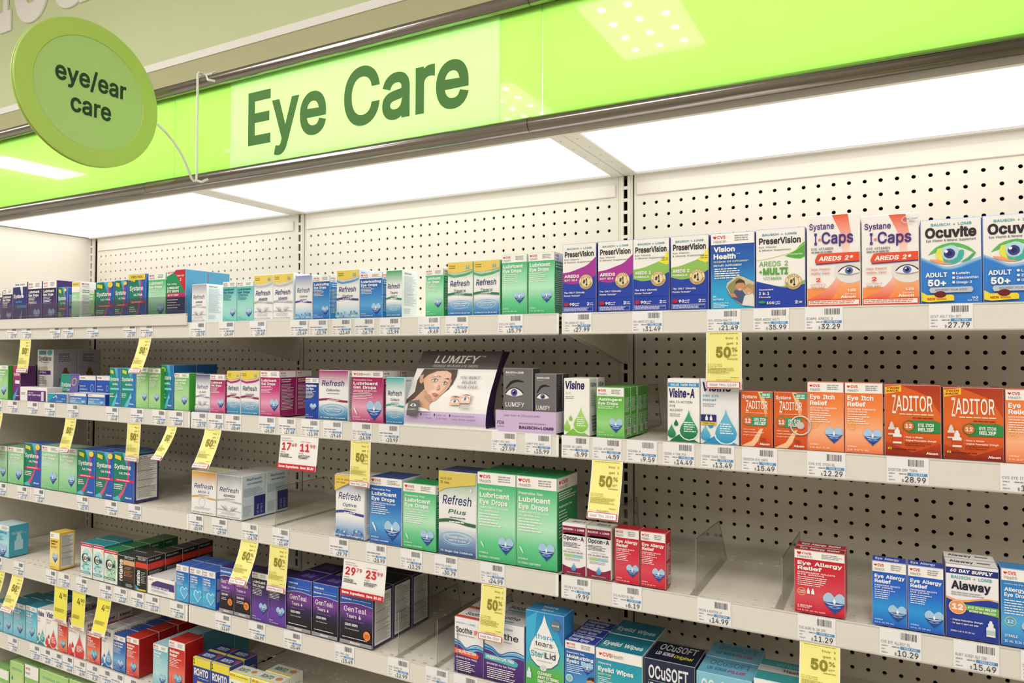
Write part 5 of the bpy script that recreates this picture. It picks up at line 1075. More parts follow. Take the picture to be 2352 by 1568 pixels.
# ---------------------------------------------------------------- cartons on the shelves
SHELFWORD = {'A': 'top shelf', 'B': 'second shelf', 'C': 'third shelf', 'D': 'fourth shelf', 'E': 'fifth shelf', 'F': 'lowest shelf'}
BAYWORD = {0: 'left bay', 1: 'middle bay', 2: 'right bay'}
PROTO = {}; BEHIND = ['', 'second back', 'third back', 'fourth back', 'fifth back', 'sixth back']
BOXES = []
def rows(sh, ox, oy, sc, items):
    """items: (design, left, right, top, depth, where, options) read in a crop of the shelf front"""
    zs = SH[sh][0]
    for it in items:
        key, u0, u1, vt, dep, where = it[:6]; o = it[6] if len(it) > 6 else {}
        u0, u1, vt = ox+u0/sc, ox+u1/sc, oy+vt/sc
        y = o.get('y', -12.85); zb = zs+o.get('lift', 0)
        x0 = x_at(u0, y, zb); x1 = x_at(u1, y, zb); H = z_at(vt, x0, y)-zb; W = x1-x0
        if 'H' in o: H = o['H']
        bay = 0 if (x0+x1)/2 < -36 else 1 if (x0+x1)/2 < 0 else 2
        n = o.get('n', 0)
        pk = (key, round(dep, 2))
        if pk in PROTO and abs(PROTO[pk][0]/W-1) < .07 and abs(PROTO[pk][1]/H-1) < .05: me = PROTO[pk][2]; W = PROTO[pk][0]
        else: me = None
        for k in range(n+1):
            yy = y+k*(dep+.06)
            nm = 'vitamin_carton' if key[:3] in ('pv_', 'vis', 'ica', 'ocu') and key not in ('visac', 'visa', 'visdry', 'vist', 'visr', 'visb', 'ocus', 'ocusp') else 'wipes_box' if key in ('wipes', 'wipes_l', 'ocus', 'ocusp') else 'eye_drop_carton'
            if me is None:
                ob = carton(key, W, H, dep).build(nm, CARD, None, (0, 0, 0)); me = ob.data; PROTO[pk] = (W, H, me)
            else:
                ob = bpy.data.objects.new(nm, me); COL.objects.link(ob)
            jx = 0 if k == 0 else .04*(((k*7) % 3)-1)
            ob.location = W3(x0+jx, yy, zb)
            if 'lean' in o:
                th = math.radians(o['lean']); ob.rotation_euler[0] = -th
                ob.location = W3(x0+jx, yy+dep-dep*math.cos(th), zb+dep*math.sin(th))
            if 'rot' in o: ob.rotation_euler[2] = math.radians(o['rot'])
            d = DS[key]['desc']
            bits = [d] + ([where] if where else []) + ([BEHIND[k]] if k else (['front'] if n else []))
            for tail in (SHELFWORD[sh]+' '+BAYWORD[bay], SHELFWORD[sh], ''):
                lb = ', '.join(bits+([tail] if tail else []))
                if len(lb.split()) <= 16: break
            tag(ob, lb, 'box', o.get('g') or ('matching cartons: ' + d))
            BOXES.append((ob, W, H, dep, x0, yy, zb))
    return BOXES[-1]
A_, B_, C_, D_, E_, F_ = 'ABCDEF'
# top shelf
rows(A_, 0, 580, 5.2267, [
    ('lubpurple', -75, 22, 470, 2, 'cut by left edge'), ('lubpurple', 27, 148, 430, 2, 'left of the indigo one'), ('sysn', 152, 318, 362, 2, ''),
    ('lubpurple', 330, 495, 352, 2, 'right of the indigo one'), ('lubpurple', 507, 672, 340, 2.6, 'taller'), ('sysu', 690, 806, 418, 1.5, 'smallest'),
    ('lubyellow', 855, 955, 352, 2.6, ''), ('lublight', 1065, 1128, 445, 1.2, 'narrow'),
    ('sysu', 1142, 1365, 358, 2, 'left beside the twin pack'), ('sysu', 1372, 1532, 335, 2, 'touching the twin pack'), ('sysutw', 1540, 1745, 262, 2.2, ''),
    ('lubgreen', 1775, 1985, 252, 2, 'behind clear lip'), ('fastact', 1995, 2222, 212, 2.4, '', {'n': 1})])
rows(A_, 430, 560, 4.2764, [
    ('refadv', 42, 188, 398, 1.9, ''), ('lubteal', 345, 482, 376, 1.5, 'left of the pair'), ('lubteal', 486, 648, 372, 1.5, 'right of the pair'),
    ('refadvtw', 652, 840, 308, 1.8, 'left of the pair'), ('refadvtw', 843, 1045, 292, 1.8, 'right of the pair', {'n': 1}), ('refopt', 1060, 1225, 312, 1.6, ''),
    ('lubing', 1235, 1400, 320, 1.7, 'smaller'), ('refopttw', 1465, 1688, 260, 1.8, ''), ('lubing', 1693, 1915, 290, 1.4, 'bigger'), ('reftears', 1950, 2112, 262, 1.9, '')])
rows(A_, 950, 520, 4.704, [
    ('lubgreen', 125, 322, 462, 1.4, 'smallest'), ('reftearstw', 365, 642, 390, 1.6, 'left of the pair'), ('reftearstw', 645, 940, 355, 1.6, 'right of the pair'),
    ('lubgreen', 950, 1226, 308, 1.8, 'left of the tall pair'), ('lubgreen', 1236, 1525, 282, 1.8, 'right of the tall pair')])
rows(A_, 1270, 500, 3.7333, [
    ('pv_m', 82, 372, 230, 2.3, 'left of the pair'), ('pv_m', 384, 675, 210, 2.3, 'right of the pair'), ('pv_g', 686, 1000, 187, 2.3, 'left of the pair'),
    ('pv_g', 1008, 1343, 165, 2.3, 'right of the pair'), ('vis', 1353, 1733, 139, 2.4, ''), ('pv_w', 1741, 2168, 105, 2.4, '')])
rows(A_, 1800, 460, 4.261, [
    ('icaps', 228, 755, 158, 2.6, ''), ('icaps2', 767, 1330, 157, 2.6, ''), ('ocu', 1342, 1945, 198, 2.4, 'whole one'), ('ocu', 1952, 2570, 158, 2.4, 'cut by right edge')])
# second shelf
rows(B_, 0, 760, 5.113, [
    ('lublight', -65, 88, 400, 1.8, 'cut by left edge'), ('magsys', 150, 232, 405, 1.6, ''), ('blackbox', 250, 395, 395, 2.2, '', {'y': -9.6}),
    ('bestdrop', 235, 548, 652, 1.6, '', {'y': -12.9}), ('syscomp', 432, 620, 215, 2.6, '', {'n': 1, 'y': -10.9}), ('sysgelb', 672, 888, 515, 1.2, 'leaning back', {'y': -11.0, 'lean': 8}),
    ('bluewave', 560, 785, 728, 1.6, '', {'y': -12.9}), ('bluepair', 925, 1122, 520, 1.0, 'left of the two', {'y': -11.0}), ('bluepair', 1130, 1292, 522, 1.0, 'right of the two', {'y': -11.0}),
    ('blueoint', 818, 1012, 724, 1.6, 'left of the two'), ('blueoint', 1028, 1245, 735, 1.6, 'right of the two'),
    ('sysg', 1280, 1412, 430, 1.5, 'left of the pair'), ('sysg', 1418, 1588, 432, 1.5, 'right of the pair'),
    ('lublight', 1594, 1738, 425, 1.5, 'left of the pair'), ('lublight', 1742, 1880, 435, 1.5, 'right of the pair'), ('sysg', 1884, 2030, 395, 2.4, 'tall, dark side', {'n': 1, 'y': -12.4}),
    ('lublight', 2042, 2215, 492, 1.6, 'right end of bay')])
rows(B_, 430, 800, 4.4377, [
    ('refgel', 82, 230, 258, 1.5, ''), ('gelmag', 234, 380, 262, 1.3, 'slim'), ('refliq', 403, 543, 228, 1.5, 'left of the pair', {'y': -12.7}), ('refliq', 546, 735, 225, 1.5, 'right of the pair'),
    ('gelmag', 742, 940, 225, 1.8, 'with drops symbol', {'n': 1}), ('night', 1200, 1333, 296, 1.5, 'tilted', {'rot': 3}), ('refcell', 1338, 1640, 218, 1.2, ''),
    ('gelmag_w', 1672, 1995, 224, 2.1, '', {'n': 1}), ('refcon', 2022, 2214, 290, 1.4, '', {'y': -13.0})])
rows(B_, 900, 780, 5.6, [
    ('lumi', 1430, 1812, 362, 1.1, 'larger, in lilac tray', {'y': -12.8, 'lift': .08}), ('lumi', 1836, 2112, 434, 1.0, 'smaller, in lilac tray', {'y': -12.8, 'n': 1, 'lift': .08})])
rows(B_, 1270, 820, 4.4377, [
    ('visac', 110, 372, 212, 1.35, '', {'n': 1}), ('astr', 443, 727, 303, 1.2, '', {'n': 3}), ('visa', 1168, 1495, 214, 1.4, ''), ('visdry', 1504, 1895, 217, 1.4, ''), ('zad', 1915, 2242, 342, 1.4, 'left one, no sticker')])
rows(B_, 1680, 850, 3.5, [
    ('zad', 343, 607, 168, 1.4, 'right one, round sticker')]); ZAD = BOXES[-1]
rows(B_, 1680, 850, 3.5, [
    ('itch', 611, 907, 92, 1.4, 'left of the pair'), ('itch', 912, 1225, 97, 1.4, 'right of the pair'), ('zadl', 1233, 1690, 112, 1.8, 'left of the pair'),
    ('zadl', 1706, 2195, 134, 2.2, 'right of the pair'), ('itch', 2204, 2560, 152, 1.5, 'cut by right edge')])
# third shelf
rows(C_, 0, 960, 5.345, [
    ('lubsoft', -75, 82, 325, 2.2, 'cut by left edge'), ('lubsoft', 92, 283, 345, 2.2, 'left of the tilted one'), ('sysu', 290, 500, 297, 1.8, 'between the pale green pairs', {'y': -12.7}),
    ('lubsoft', 503, 713, 330, 2.2, 'left of the middle pair'), ('lubsoft', 719, 936, 368, 2.2, 'right of the middle pair'), ('sysu', 945, 1160, 378, 2, 'left of the matching pair', {'n': 1}),
    ('sysu', 1170, 1382, 390, 2, 'right of the matching pair', {'n': 1}), ('sysu_big', 1384, 1642, 412, 2.6, ''), ('sysu', -90, 120, 222, 2, 'far back at left edge', {'y': -9.2, 'lift': .6, 'H': 4.6})])
rows(C_, 420, 1040, 6.03, [('mega', 116, 458, 238, 2.2, ''), ('refadvw', 470, 815, 288, 2.6, '', {'n': 1})])
rows(C_, 740, 1040, 3.92, [
    ('refoptvial', 118, 378, 182, 2.0, ''), ('lubblue', 425, 716, 210, 2.6, ''), ('lubgreen_pf', 724, 1022, 262, 2.0, 'smallest of the three'), ('refplus', 1046, 1388, 155, 2.4, ''),
    ('lubgreen_pf', 1394, 1742, 165, 3.4, 'middle of the three'), ('lubgreen_pf', 1745, 2108, 212, 3.4, 'right of the three')])
rows(C_, 1270, 1170, 3.92, [
    ('opc', 82, 298, 112, 1.2, 'left of the pair'), ('opc', 303, 535, 142, 1.2, 'right of the pair'), ('allred', 556, 778, 162, 1.1, 'left of the pair'), ('allred', 786, 1017, 190, 1.1, 'right of the pair')])
rows(C_, 1780, 1170, 3.9406, [
    ('allredbig', 175, 638, 352, .9, '', {'n': 1}), ('allblue', 880, 1197, 455, 1.1, 'left of the pair'), ('allblue', 1203, 1537, 492, 1.1, 'right of the pair'),
    ('alaway', 1545, 2035, 478, 1.2, '', {'n': 1, 'g': 'navy and white allergy cartons'}), ('alldrop', 2048, 2460, 522, 1.2, '')])
# fourth shelf
rows(D_, 0, 1150, 5.47, [
    ('rewet', -90, 108, 275, 2.0, 'cut by left edge'), ('rewet', -150, -2, 135, 2.0, 'far back at left edge', {'y': -9.6}), ('arttears', 622, 742, 385, 1.6, ''), ('blink', 1010, 1158, 512, 1.5, 'left of the pair', {'n': 1}),
    ('blink', 1162, 1302, 540, 1.5, 'right of the pair', {'n': 1}), ('blinkg', 1305, 1473, 602, 1.6, '', {'n': 3}), ('ret', 1480, 1688, 672, 1.6, '', {'n': 1}), ('ret2', 1698, 1838, 690, 1.8, '', {'n': 3, 'rot': 2}),
    ('lowwhite', 1850, 2192, 940, 3.2, '')])
rows(D_, 380, 1240, 6.03, [
    ('sodium', 146, 318, 328, 1.5, 'leftmost of the three', {'n': 1}), ('sodium', 330, 503, 378, 1.5, 'middle of the three', {'n': 1}), ('sodium', 507, 682, 415, 1.5, 'right of the three', {'n': 1}),
    ('gent', 748, 948, 365, 2.0, 'left of the pair'), ('gent', 955, 1180, 420, 2.0, 'right of the pair'), ('gelpurple', 1190, 1420, 430, 2.0, 'left of the pair'), ('gelpurple', 1425, 1680, 480, 2.0, 'right of the pair')])
rows(D_, 640, 1260, 5.09, [
    ('gentw', 95, 382, 325, 2.2, 'left of the pair', {'n': 1}), ('gentw', 392, 695, 368, 2.2, 'right of the pair'), ('gentxl', 715, 1098, 445, 2.4, '', {'n': 2})])
rows(D_, 1000, 1340, 4.704, [
    ('soox', 203, 520, 345, 1.8, '', {'n': 1}), ('soop', 525, 962, 378, 1.9, '', {'n': 1}), ('thera', 972, 1388, 275, 1.6, ''), ('spray', 1397, 1725, 602, 1.3, '', {'n': 2}), ('wipes', 1730, 2238, 682, 2.6, '', {'n': 1})])
rows(D_, 1270, 1170, 3.92, [
    ('ocus', 822, 1280, 1325, 2.8, ''), ('ocusp', 1292, 1795, 1445, 2.4, '', {'n': 1}), ('wipes_l', 1808, 2290, 1510, 3.0, '')])
# fifth shelf
rows(E_, 0, 1320, 5.88, [
    ('dryeye', -90, 35, 345, 1.7, 'cut by left edge'), ('dryeye', 42, 168, 355, 1.7, 'second from left', {'n': 1}), ('dryeye', 175, 336, 362, 1.7, 'third from left', {'n': 2}), ('dryeye', 345, 490, 405, 1.9, 'beside the teal droplet carton', {'n': 2}),
    ('vist', 498, 610, 448, 1.5, ''), ('visr', 614, 772, 468, 1.6, 'left one', {'n': 2}), ('dropred', 782, 905, 600, 1.5, 'left one', {'n': 2}), ('visr', 915, 1150, 570, 1.6, 'right one', {'n': 2}),
    ('dropred', 1172, 1345, 745, 1.5, 'right one', {'n': 2}), ('visb', 1365, 1518, 700, 1.6, '', {'n': 3}), ('lubroyal', 1527, 1688, 800, 1.5, '', {'n': 3}), ('redrel', 1702, 1870, 820, 2.0, 'left one', {'n': 3})])
rows(E_, 200, 1380, 4.9, [
    ('relief', 738, 905, 470, 1.8, '', {'n': 4}), ('redrel', 915, 1095, 430, 2.0, 'right one', {'n': 0}), ('rohto', 1188, 1385, 622, 1.5, 'left of the two', {'n': 1}), ('rohto', 1392, 1588, 702, 1.5, 'right of the two', {'n': 1}),
    ('rohtog', 1595, 1828, 790, 1.5, 'left of the two'), ('rohtog', 1840, 2120, 860, 1.5, 'right of the two', {'n': 1})])
rows(F_, 0, 1320, 5.88, [
    ('greenlow', -120, 110, 1215, 3, 'left one'), ('greenpale', 125, 308, 1150, 3, 'left one'), ('greenlow', 325, 508, 1195, 3, 'right one'), ('greenpale', 522, 905, 1262, 3.2, 'middle one'), ('greenpale', 925, 1200, 1400, 3, 'right one')])

# round security sticker on one orange carton (a part of it)
ob, W_, H_, D__, _x, _y, _z = ZAD
mb = MB(); cc = hexc('d9d6d2')
c0 = (W_*.8, -.06, H_*.42)
mb.tube([(c0[0]+.52*math.cos(t), c0[1], c0[2]+.52*math.sin(t)) for t in np.linspace(0, 2*math.pi, 25)], .045, 6, False)
mb.tube([(c0[0], c0[1]+.02, c0[2]), (c0[0], c0[1]-.02, c0[2])], .2, 16)
s_ = mb.build('security_sticker', mat('sticker_foil', 'd8d4d0', .3, .3), ob, (0, 0, 0)); s_['label'] = 'round silver security ring'

# ---------------------------------------------------------------- display box and its tray
def lumify_display():
    xl, xr = -12.6, -5.65; zb = SH['B'][0]; H = 5.45
    prof = [(-12.9, 0), (-13.05, .35), (-12.9, 1.3), (-12.45, 2.4), (-11.8, 3.5), (-11.2, 4.5), (-10.6, H)]     # (y, height) curved front
    back = [(-10.4, H-.02), (-9.5, H-.05), (-10.6, 4.2), (-11.5, 2.6), (-11.9, 1.2), (-11.7, .1)]
    root = empty('display_box', (xl+xr)/2, -12, zb); org = ((xl+xr)/2, -12, zb)
    tag(root, 'curved eye drop display box with photo of a woman, grey top and lilac base', 'display box')
    pf = [(y, h) for y, h in smooth_pts(prof, 5)]; hs = [h for _, h in pf]
    def yat(h): return float(np.interp(h, hs, [y for y, _ in pf]))
    def mp(x, y, e):
        h = H*(1-y); return (xl+(xr-xl)*x, yat(h)-e, zb+h)
    m = MB(); a = Art(m, mp, xr-xl, H, sub=24, step=.006)
    lil, gry = 'c9b4dc', '55504f'
    a.R(0, 0, 1, 1, 'e9e6e6'); a.R(0, 0, 1, .24, gry); a.R(0, .8, 1, .955, lil)
    a.T(.2, .065, .76, .16, 'LUMIFY', 'e8e4e0', 1, .2); a.T(.77, .06, .82, .08, 'TM', 'e8e4e0', .3); a.T(.2, .185, .76, .215, 'REDNESS RELIEVER EYE DROPS', 'cfcac6', .3, .15)
    # portrait, cropped at the grey band
    k0 = [(.02, .245), (.5, .245), (.54, .42), (.52, .6), (.42, .68), (.3, .79), (.0, .78), (.06, .62)]
    a.P([(.1, .245), (.48, .245), (.5, .33), (.47, .44), (.5, .5), (.44, .56), (.2, .52), (.12, .62), (.02, .7), (.0, .72), (.0, .66), (.08, .55), (.06, .4)], '4c3428')
    a.P([(.2, .5), (.36, .62), (.3, .72), (.32, .79), (.14, .79), (.06, .74), (.1, .64)], 'd0a284')
    a.P([(.12, .3), (.2, .26), (.36, .25), (.46, .29), (.48, .4), (.46, .5), (.42, .58), (.37, .655), (.32, .665), (.26, .61), (.2, .52), (.16, .44), (.13, .38)], 'ddb096', n=3)
    a.P([(.47, .34), (.5, .42), (.47, .52), (.4, .61), (.35, .66), (.32, .665), (.38, .58), (.43, .5), (.46, .42)], 'c8967a', n=2)
    a.P([(.45, .245), (.53, .245), (.54, .34), (.52, .44), (.49, .5), (.5, .4), (.48, .31)], '3f2a20')
    a.P([(.2, .52), (.3, .6), (.34, .66), (.3, .69), (.22, .62)], 'b98a6c')
    a.P([(.08, .34), (.12, .32), (.15, .36), (.14, .44), (.1, .42)], 'cf9c80', n=2)
    a.P([(.12, .245), (.48, .245), (.47, .3), (.4, .262), (.28, .27), (.18, .32), (.13, .38)], '4c3428')
    a.P([(.24, .36), (.3, .33), (.36, .345), (.3, .345)], '3a2620'); a.P([(.4, .37), (.45, .36), (.47, .38), (.44, .375)], '3a2620')
    a.P([(.245, .4), (.29, .375), (.335, .395), (.33, .385), (.29, .365), (.25, .385)], '2a1c18'); a.P([(.39, .432), (.425, .412), (.46, .43), (.455, .42), (.425, .4), (.395, .42)], '2a1c18'); a.E(.29, .397, .032, .014, 'ece2dc', 12); a.E(.29, .395, .015, .015, '4a6a68', 10); a.E(.425, .432, .026, .012, 'ece2dc', 12); a.E(.425, .43, .013, .013, '4a6a68', 10)
    a.P([(.36, .44), (.385, .5), (.36, .52), (.345, .505)], 'c08c72'); a.P([(.31, .565), (.35, .55), (.385, .575), (.35, .6)], 'b8504c', n=2)
    a.P([(.1, .79), (.16, .74), (.3, .77), (.34, .8), (.1, .8)], 'f0ecec')
    for yy, t, x0, x1 in ((.33, "YOU WON'T", .6, .84), (.39, 'BELIEVE', .64, .81), (.45, 'YOUR EYES!', .6, .84)): a.T(x0, yy, x1, yy+.033, t, '5a5458', .3, .12)
    a.P([(.56, .58), (.68, .58), (.68, .7), (.56, .7)], 'e4b8a4'); eye(a, .62, .65, .09, '6a8a80'); a.P([(.57, .6), (.62, .585), (.675, .6), (.62, .6)], '4a3028')
    a.P([(.685, .55), (.8, .55), (.8, .67), (.685, .67)], 'ecc4b0'); eye(a, .74, .615, .09, '6a8a80'); a.P([(.69, .57), (.74, .555), (.795, .57), (.74, .57)], '4a3028')
    a.L(.69, .69, .86, .01, 3, .018, 'b0a8ac')
    for x, t1, t2, w1 in ((.26, 'Works in', '1 minute', .1), (.43, 'Lasts up', 'to 8 hours', .12), (.62, 'Unique formulation', 'never before available', .27)):
        a.E(x-.02, .835, .009, .014, '2c2450', 10); a.T(x, .823, x+w1, .847, t1, '5a4a70', .2, .1); a.T(x+.005, .867, x+w1+.02, .89, t2, '5a4a70', .2, .1)
    a.P([(.06, .67), (.2, .65), (.2, .85), (.14, .87), (.06, .855)], '5c585a'); eye(a, .13, .72, .08); a.T(.08, .765, .18, .785, 'LUMIFY', 'dcdadc', .5)
    p = m.build('front_panel', CARD, root, org); p['label'] = 'curved printed front with portrait'
    # body: sides and back
    m = MB(); pts = pf+back
    for x, s in ((xl+.01, 1), (xr-.01, -1)):
        q = [(x, y+.01, zb+h) for y, h in (pts if s < 0 else pts[::-1])]; m.poly(q, hexc('2c1c48'))
    q = pf+back
    for i in range(len(pf)-1, len(q)-1): m.poly([(xl, q[i][0], zb+q[i][1]), (xr, q[i][0], zb+q[i][1]), (xr, q[i+1][0], zb+q[i+1][1]), (xl, q[i+1][0], zb+q[i+1][1])], hexc('3a3040'))
    o = m.build('side_panel', CARD, root, org); o['label'] = 'dark purple sides'
    m = MB(); m.box(xl-.02, -13.08, zb, xr+1.0, -11.3, zb+.09, hexc('f0eef0')); m.build('base_flap', CARD, root, org)
lumify_display()
def lilac_tray():
    xl, xr = -4.88, -.32; zb = SH['B'][0]; y0, y1 = -13.0, -10.0
    root = empty('display_tray', (xl+xr)/2, -12, zb); org = ((xl+xr)/2, -12, zb)
    tag(root, 'low lilac cardboard tray holding the grey eye drop cartons', 'display tray')
    c = hexc('cdb6dc'); m = MB(); H = 1.45
    m.box(xl, y0, zb, xr, y0+.06, zb+H, c); m.box(xl, y0+.06, zb, xr, y1, zb+.06, c)
    a = Art(m, lambda x, y, e: (xl+(xr-xl)*x, y0-e, zb+H*(1-y)), xr-xl, H)
    a.T(.14, .18, .74, .28, 'Learn more at CVS.com/Lumify', '6c5a80', .3); a.T(.03, .5, .15, .66, 'FDA', '4a3c60', 1); a.T(.03, .74, .15, .79, 'APPROVED', '7a6a8c', .3)
    a.L(.4, .55, .84, .05, 1, .02, '9a8ab0', ragged=0); a.T(.4, .7, .96, .82, 'BAUSCH+LOMB', '4a3060', 2)
    m.build('front_wall', CARD, root, org)
    m = MB(); m.box(xr-.05, y0+.06, zb, xr, y1, zb+H, hexc('e6e0ec')); m.box(xl, y0+.06, zb, xl+.05, y1, zb+H, hexc('b8a4c8')); m.box(xl, y1-.05, zb, xr, y1, zb+H, hexc('b8a4c8')); m.build('side_wall', CARD, root, org)
lilac_tray()

# ---------------------------------------------------------------- clear plastic on the shelves
def tray_lip():
    z = SH['A'][0]; xa, xb = -72.4, -36.5; org = ((xa+xb)/2, -13.2, z)
    root = empty('shelf_tray', *org); tag(root, 'cream tray with a clear front lip on the top shelf of the left bay', 'tray')
    mb = MB(); mb.box(xa, -13.3, z-.25, xb, -13.1, z+.75, ch=.05); mb.tube([(xa, -13.22, z+.72), (xb, -13.22, z+.72)], .1, 8); o = mb.build('front_edge', M_GREY, root, org)
    mb = MB(); mb.box(xa, -13.26, z+.78, xb, -13.2, z+2.4); mb.tube([(xa, -13.24, z+1.1), (xb, -13.24, z+1.1)], .03, 6); mb.build('clear_lip', TRAYCLEAR, root, org)
tray_lip()
DIVW = {}
def divider(sh, x, h, where, front=-13.0, back=-4.2, topback=None, hb=None):
    z = SH[sh][0]-.1; org = (x, (front+back)/2, z); hb = hb or h; tb = topback or back-2.4
    mb = MB(); t = .03
    q = [(front, 0), (front, h), (tb, hb), (back, 0)]
    for s in (-t, t): mb.poly([(x+s, y, z+zz) for y, zz in q])
    for k in range(4): a, b = q[k], q[(k+1) % 4]; mb.poly([(x-t, a[0], z+a[1]), (x+t, a[0], z+a[1]), (x+t, b[0], z+b[1]), (x-t, b[0], z+b[1])])
    mb.box(x-.45, front, z+.01, x-t, back, z+.05)
    o = mb.build('shelf_divider', CLEAR, None, org)
    mb = MB(); P3 = [(x, y, z+zz+.02) for y, zz in q]
    for k in range(3): mb.tube([P3[k], P3[k+1]], .018, 6)
    mb.build('edge', mat('plastic_edge', '8c8880', .2), o, org); tag(o, 'thin clear plastic shelf divider ' + where, 'divider', 'clear shelf dividers')
divider('C', 8.8, 3.45, 'standing alone on the empty part of the third shelf', topback=-6.7, hb=3.2)
divider('C', 13.62, 3.0, 'left of the wide red twin-pack carton', topback=-4.6, hb=2.6, back=-3.5)
divider('C', -26.0, 3.2, 'right of the wide silver cartons, third shelf', front=-12.6)
divider('C', 1.6, 3.3, 'behind the maroon and white cartons, third shelf', front=-9, back=-1.5, topback=-2.2)
divider('D', -13.0, 3.4, 'right of the drug facts boxes, fourth shelf', topback=-5, hb=3.2)
divider('D', -9.6, 3.4, 'second from the orange banner box, fourth shelf', topback=-5, hb=3.2)
divider('D', -7.9, 3.2, 'just left of the orange banner box, fourth shelf', topback=-5, hb=3.2)
divider('B', 3.6, 3.2, 'right of the bright green cartons, second shelf', front=-10.5, topback=-3.4, hb=3.1, back=-2.4)

# ---------------------------------------------------------------- shelf labels
YTAG = YF-.035
def price_tag(sh, x, price, name, ordn, bay, w=1.92):
    zt, fh = SH[sh]; h = fh-.06; z1 = zt-.02; org = (x+w/2, YTAG, z1-h); legible = bool(name)
    mb = MB(); c = hexc('ecebed'); lean = .0
    mb.box(x, YTAG, z1-h, x+w, YTAG+.02, z1, c)
    a = Art(mb, lambda fx, fy, e: (x+w*fx, YTAG-.004-e, z1-h*fy), w, h, step=.003)
    r = random.Random(int(abs(x)*37)+ord(sh)); bx = .52
    while bx < .9:
        bw = r.choice((.008, .012, .02)); a.R(bx, .07, bx+bw, .32, '55555a'); a.k -= 1; bx += bw+r.choice((.008, .012, .016))
    a.k += 1
    if legible: a.T(.04, .43, min(.74, .052*len(name)+.06), .53, name, '77777c', .1)
    else: a.L(.05, .44, .7, .06, 1, .1, '8c8c92', ragged=0)
    a.R(.5, .565, .97, .67, '4f8fc8'); a.T(.58, .58, .9, .655, 'YOU PAY', 'dfe9f4', 1)
    a.L(.05, .6, .2, .035, 1, .1, 'a0a0a6', ragged=0); a.L(.3, .6, .48, .035, 1, .1, '88888e', ragged=0); a.L(.05, .72, .14, .03, 1, .1, 'a0a0a6', ragged=0); a.L(.05, .84, .2, .03, 1, .1, 'a0a0a6', ragged=0)
    n = len(price); x0 = .93-.108*n+.05
    a.T(x0-.075, .81, x0-.03, .91, '$', '4a4a50', .2); a.T(x0, .71, .93, .91, price, '3c3c42', .4)
    o = mb.build('price_tag', PAPER, None, org)
    tag(o, 'white price label reading %s, %s from left on %s edge, %s' % (price, ordn, SHELFWORD[sh], BAYWORD[bay]), 'price tag', 'price labels on the shelf edges')
ORD = 'first second third fourth fifth sixth seventh eighth ninth tenth eleventh twelfth'.split()
CNT = {}
def tags(sh, ox, sc, items):
    zm = SH[sh][0]-.5
    for u, pr, nm in items:
        x = x_at(ox+u/sc, YTAG, zm); bay = 0 if x < -36.3 else 1 if x < -.4 else 2
        k = (sh, bay); CNT[k] = CNT.get(k, 0)+1
        price_tag(sh, x, pr, nm, ORD[CNT[k]-1], bay)
tags('A', 0, 5.2267, [(85, '28.79', ''), (258, '21.29', ''), (592, '13.49', ''), (752, '12.49', ''), (1042, '22.99', ''), (1478, '21.99', ''), (1680, '17.49', '')])
tags('A', 430, 4.2764, [(35, '18.79', ''), (310, '14.49', ''), (612, '25.49', ''), (1012, '15.49', ''), (1200, '10.79', ''), (1425, '23.49', ''), (1645, '16.79', ''), (1890, '13.99', 'RFRSH TRS MST')])
tags('A', 950, 4.704, [(47, '9.69', 'CVS LUB EYE DRP'), (345, '21.49', 'RFRSH TRS MST 2P'), (912, '15.79', 'CVS EYE DRPS')])
tags('A', 1270, 3.7333, [(95, '27.99', 'PRV AREDS SFT GELS'), (680, '31.49', 'PRV AREDS SFT GELS'), (1320, '21.49', 'CVS VISION HEALTH'), (1718, '35.99', 'PRSVR AREDS2 MULTI')])
tags('A', 1800, 4.261, [(207, '32.29', 'ICAPS AREDS 2'), (1420, '27.79', 'OCVT ADLT 50+ SFT')])
tags('B', 0, 5.113, [(-90, '14.99', ''), (92, '15.99', ''), (322, '20.99', ''), (522, '14.49', ''), (790, '12.99', ''), (1245, '14.49', ''), (1532, '10.79', ''), (1785, '21.49', ''), (1985, '14.49', '')])
tags('B', 430, 4.4377, [(48, '19.79', ''), (212, '9.69', ''), (390, '20.49', ''), (728, '16.29', ''), (930, '17.49', ''), (1162, '11.99', ''), (1388, '19.49', ''), (1680, '14.99', 'CVS LUB EYE GEL'), (1952, '10.99', '')])
tags('B', 900, 5.6, [(1285, '27.99', 'LUMFY EYE WHT'), (1712, '15.99', 'LUMFY EYE WHT')])
tags('B', 1270, 4.4377, [(90, '5.99', 'VISINE AC DRPS'), (405, '4.59', 'CVS DUAL ACTIONDRP'), (752, '9.59', 'VISINE-A'), (1120, '14.49', 'VISINE-A TWN PCK'), (1508, '13.49', 'VISINE TEARS TWIN'), (1925, '15.49', 'ZADITOR EYE DRPS')])
tags('B', 1680, 3.5, [(608, '12.29', 'CVS EYE ITCH RL'), (1247, '28.99', 'ZADITOR DRP TWPK'), (2160, '19.99', 'CVS EYE ITCH RL')])
tags('C', 0, 5.345, [(-40, '16.49', ''), (212, '17.79', ''), (415, '12.49', ''), (942, '23.79', ''), (1290, '14.49', ''), (1575, '22.29', '')])
tags('C', 420, 6.03, [(80, '20.99', ''), (400, '19.99', ''), (818, '14.79', ''), (1235, '11.49', '')])
tags('C', 740, 3.92, [(65, '29.79', ''), (395, '23.99', ''), (705, '13.29', 'CVS TEARS PF'), (1012, '30.79', 'RFRSH PLS LB MST'), (1422, '24.99', 'CVS LBRCT EYE D')])
tags('C', 1270, 3.92, [(92, '9.99', 'OPCON A RLF ITCH'), (532, '6.19', 'CVS ALLRGY RL DRP'), (1300, '14.99', 'OPCON A RLFITCH 2P')])
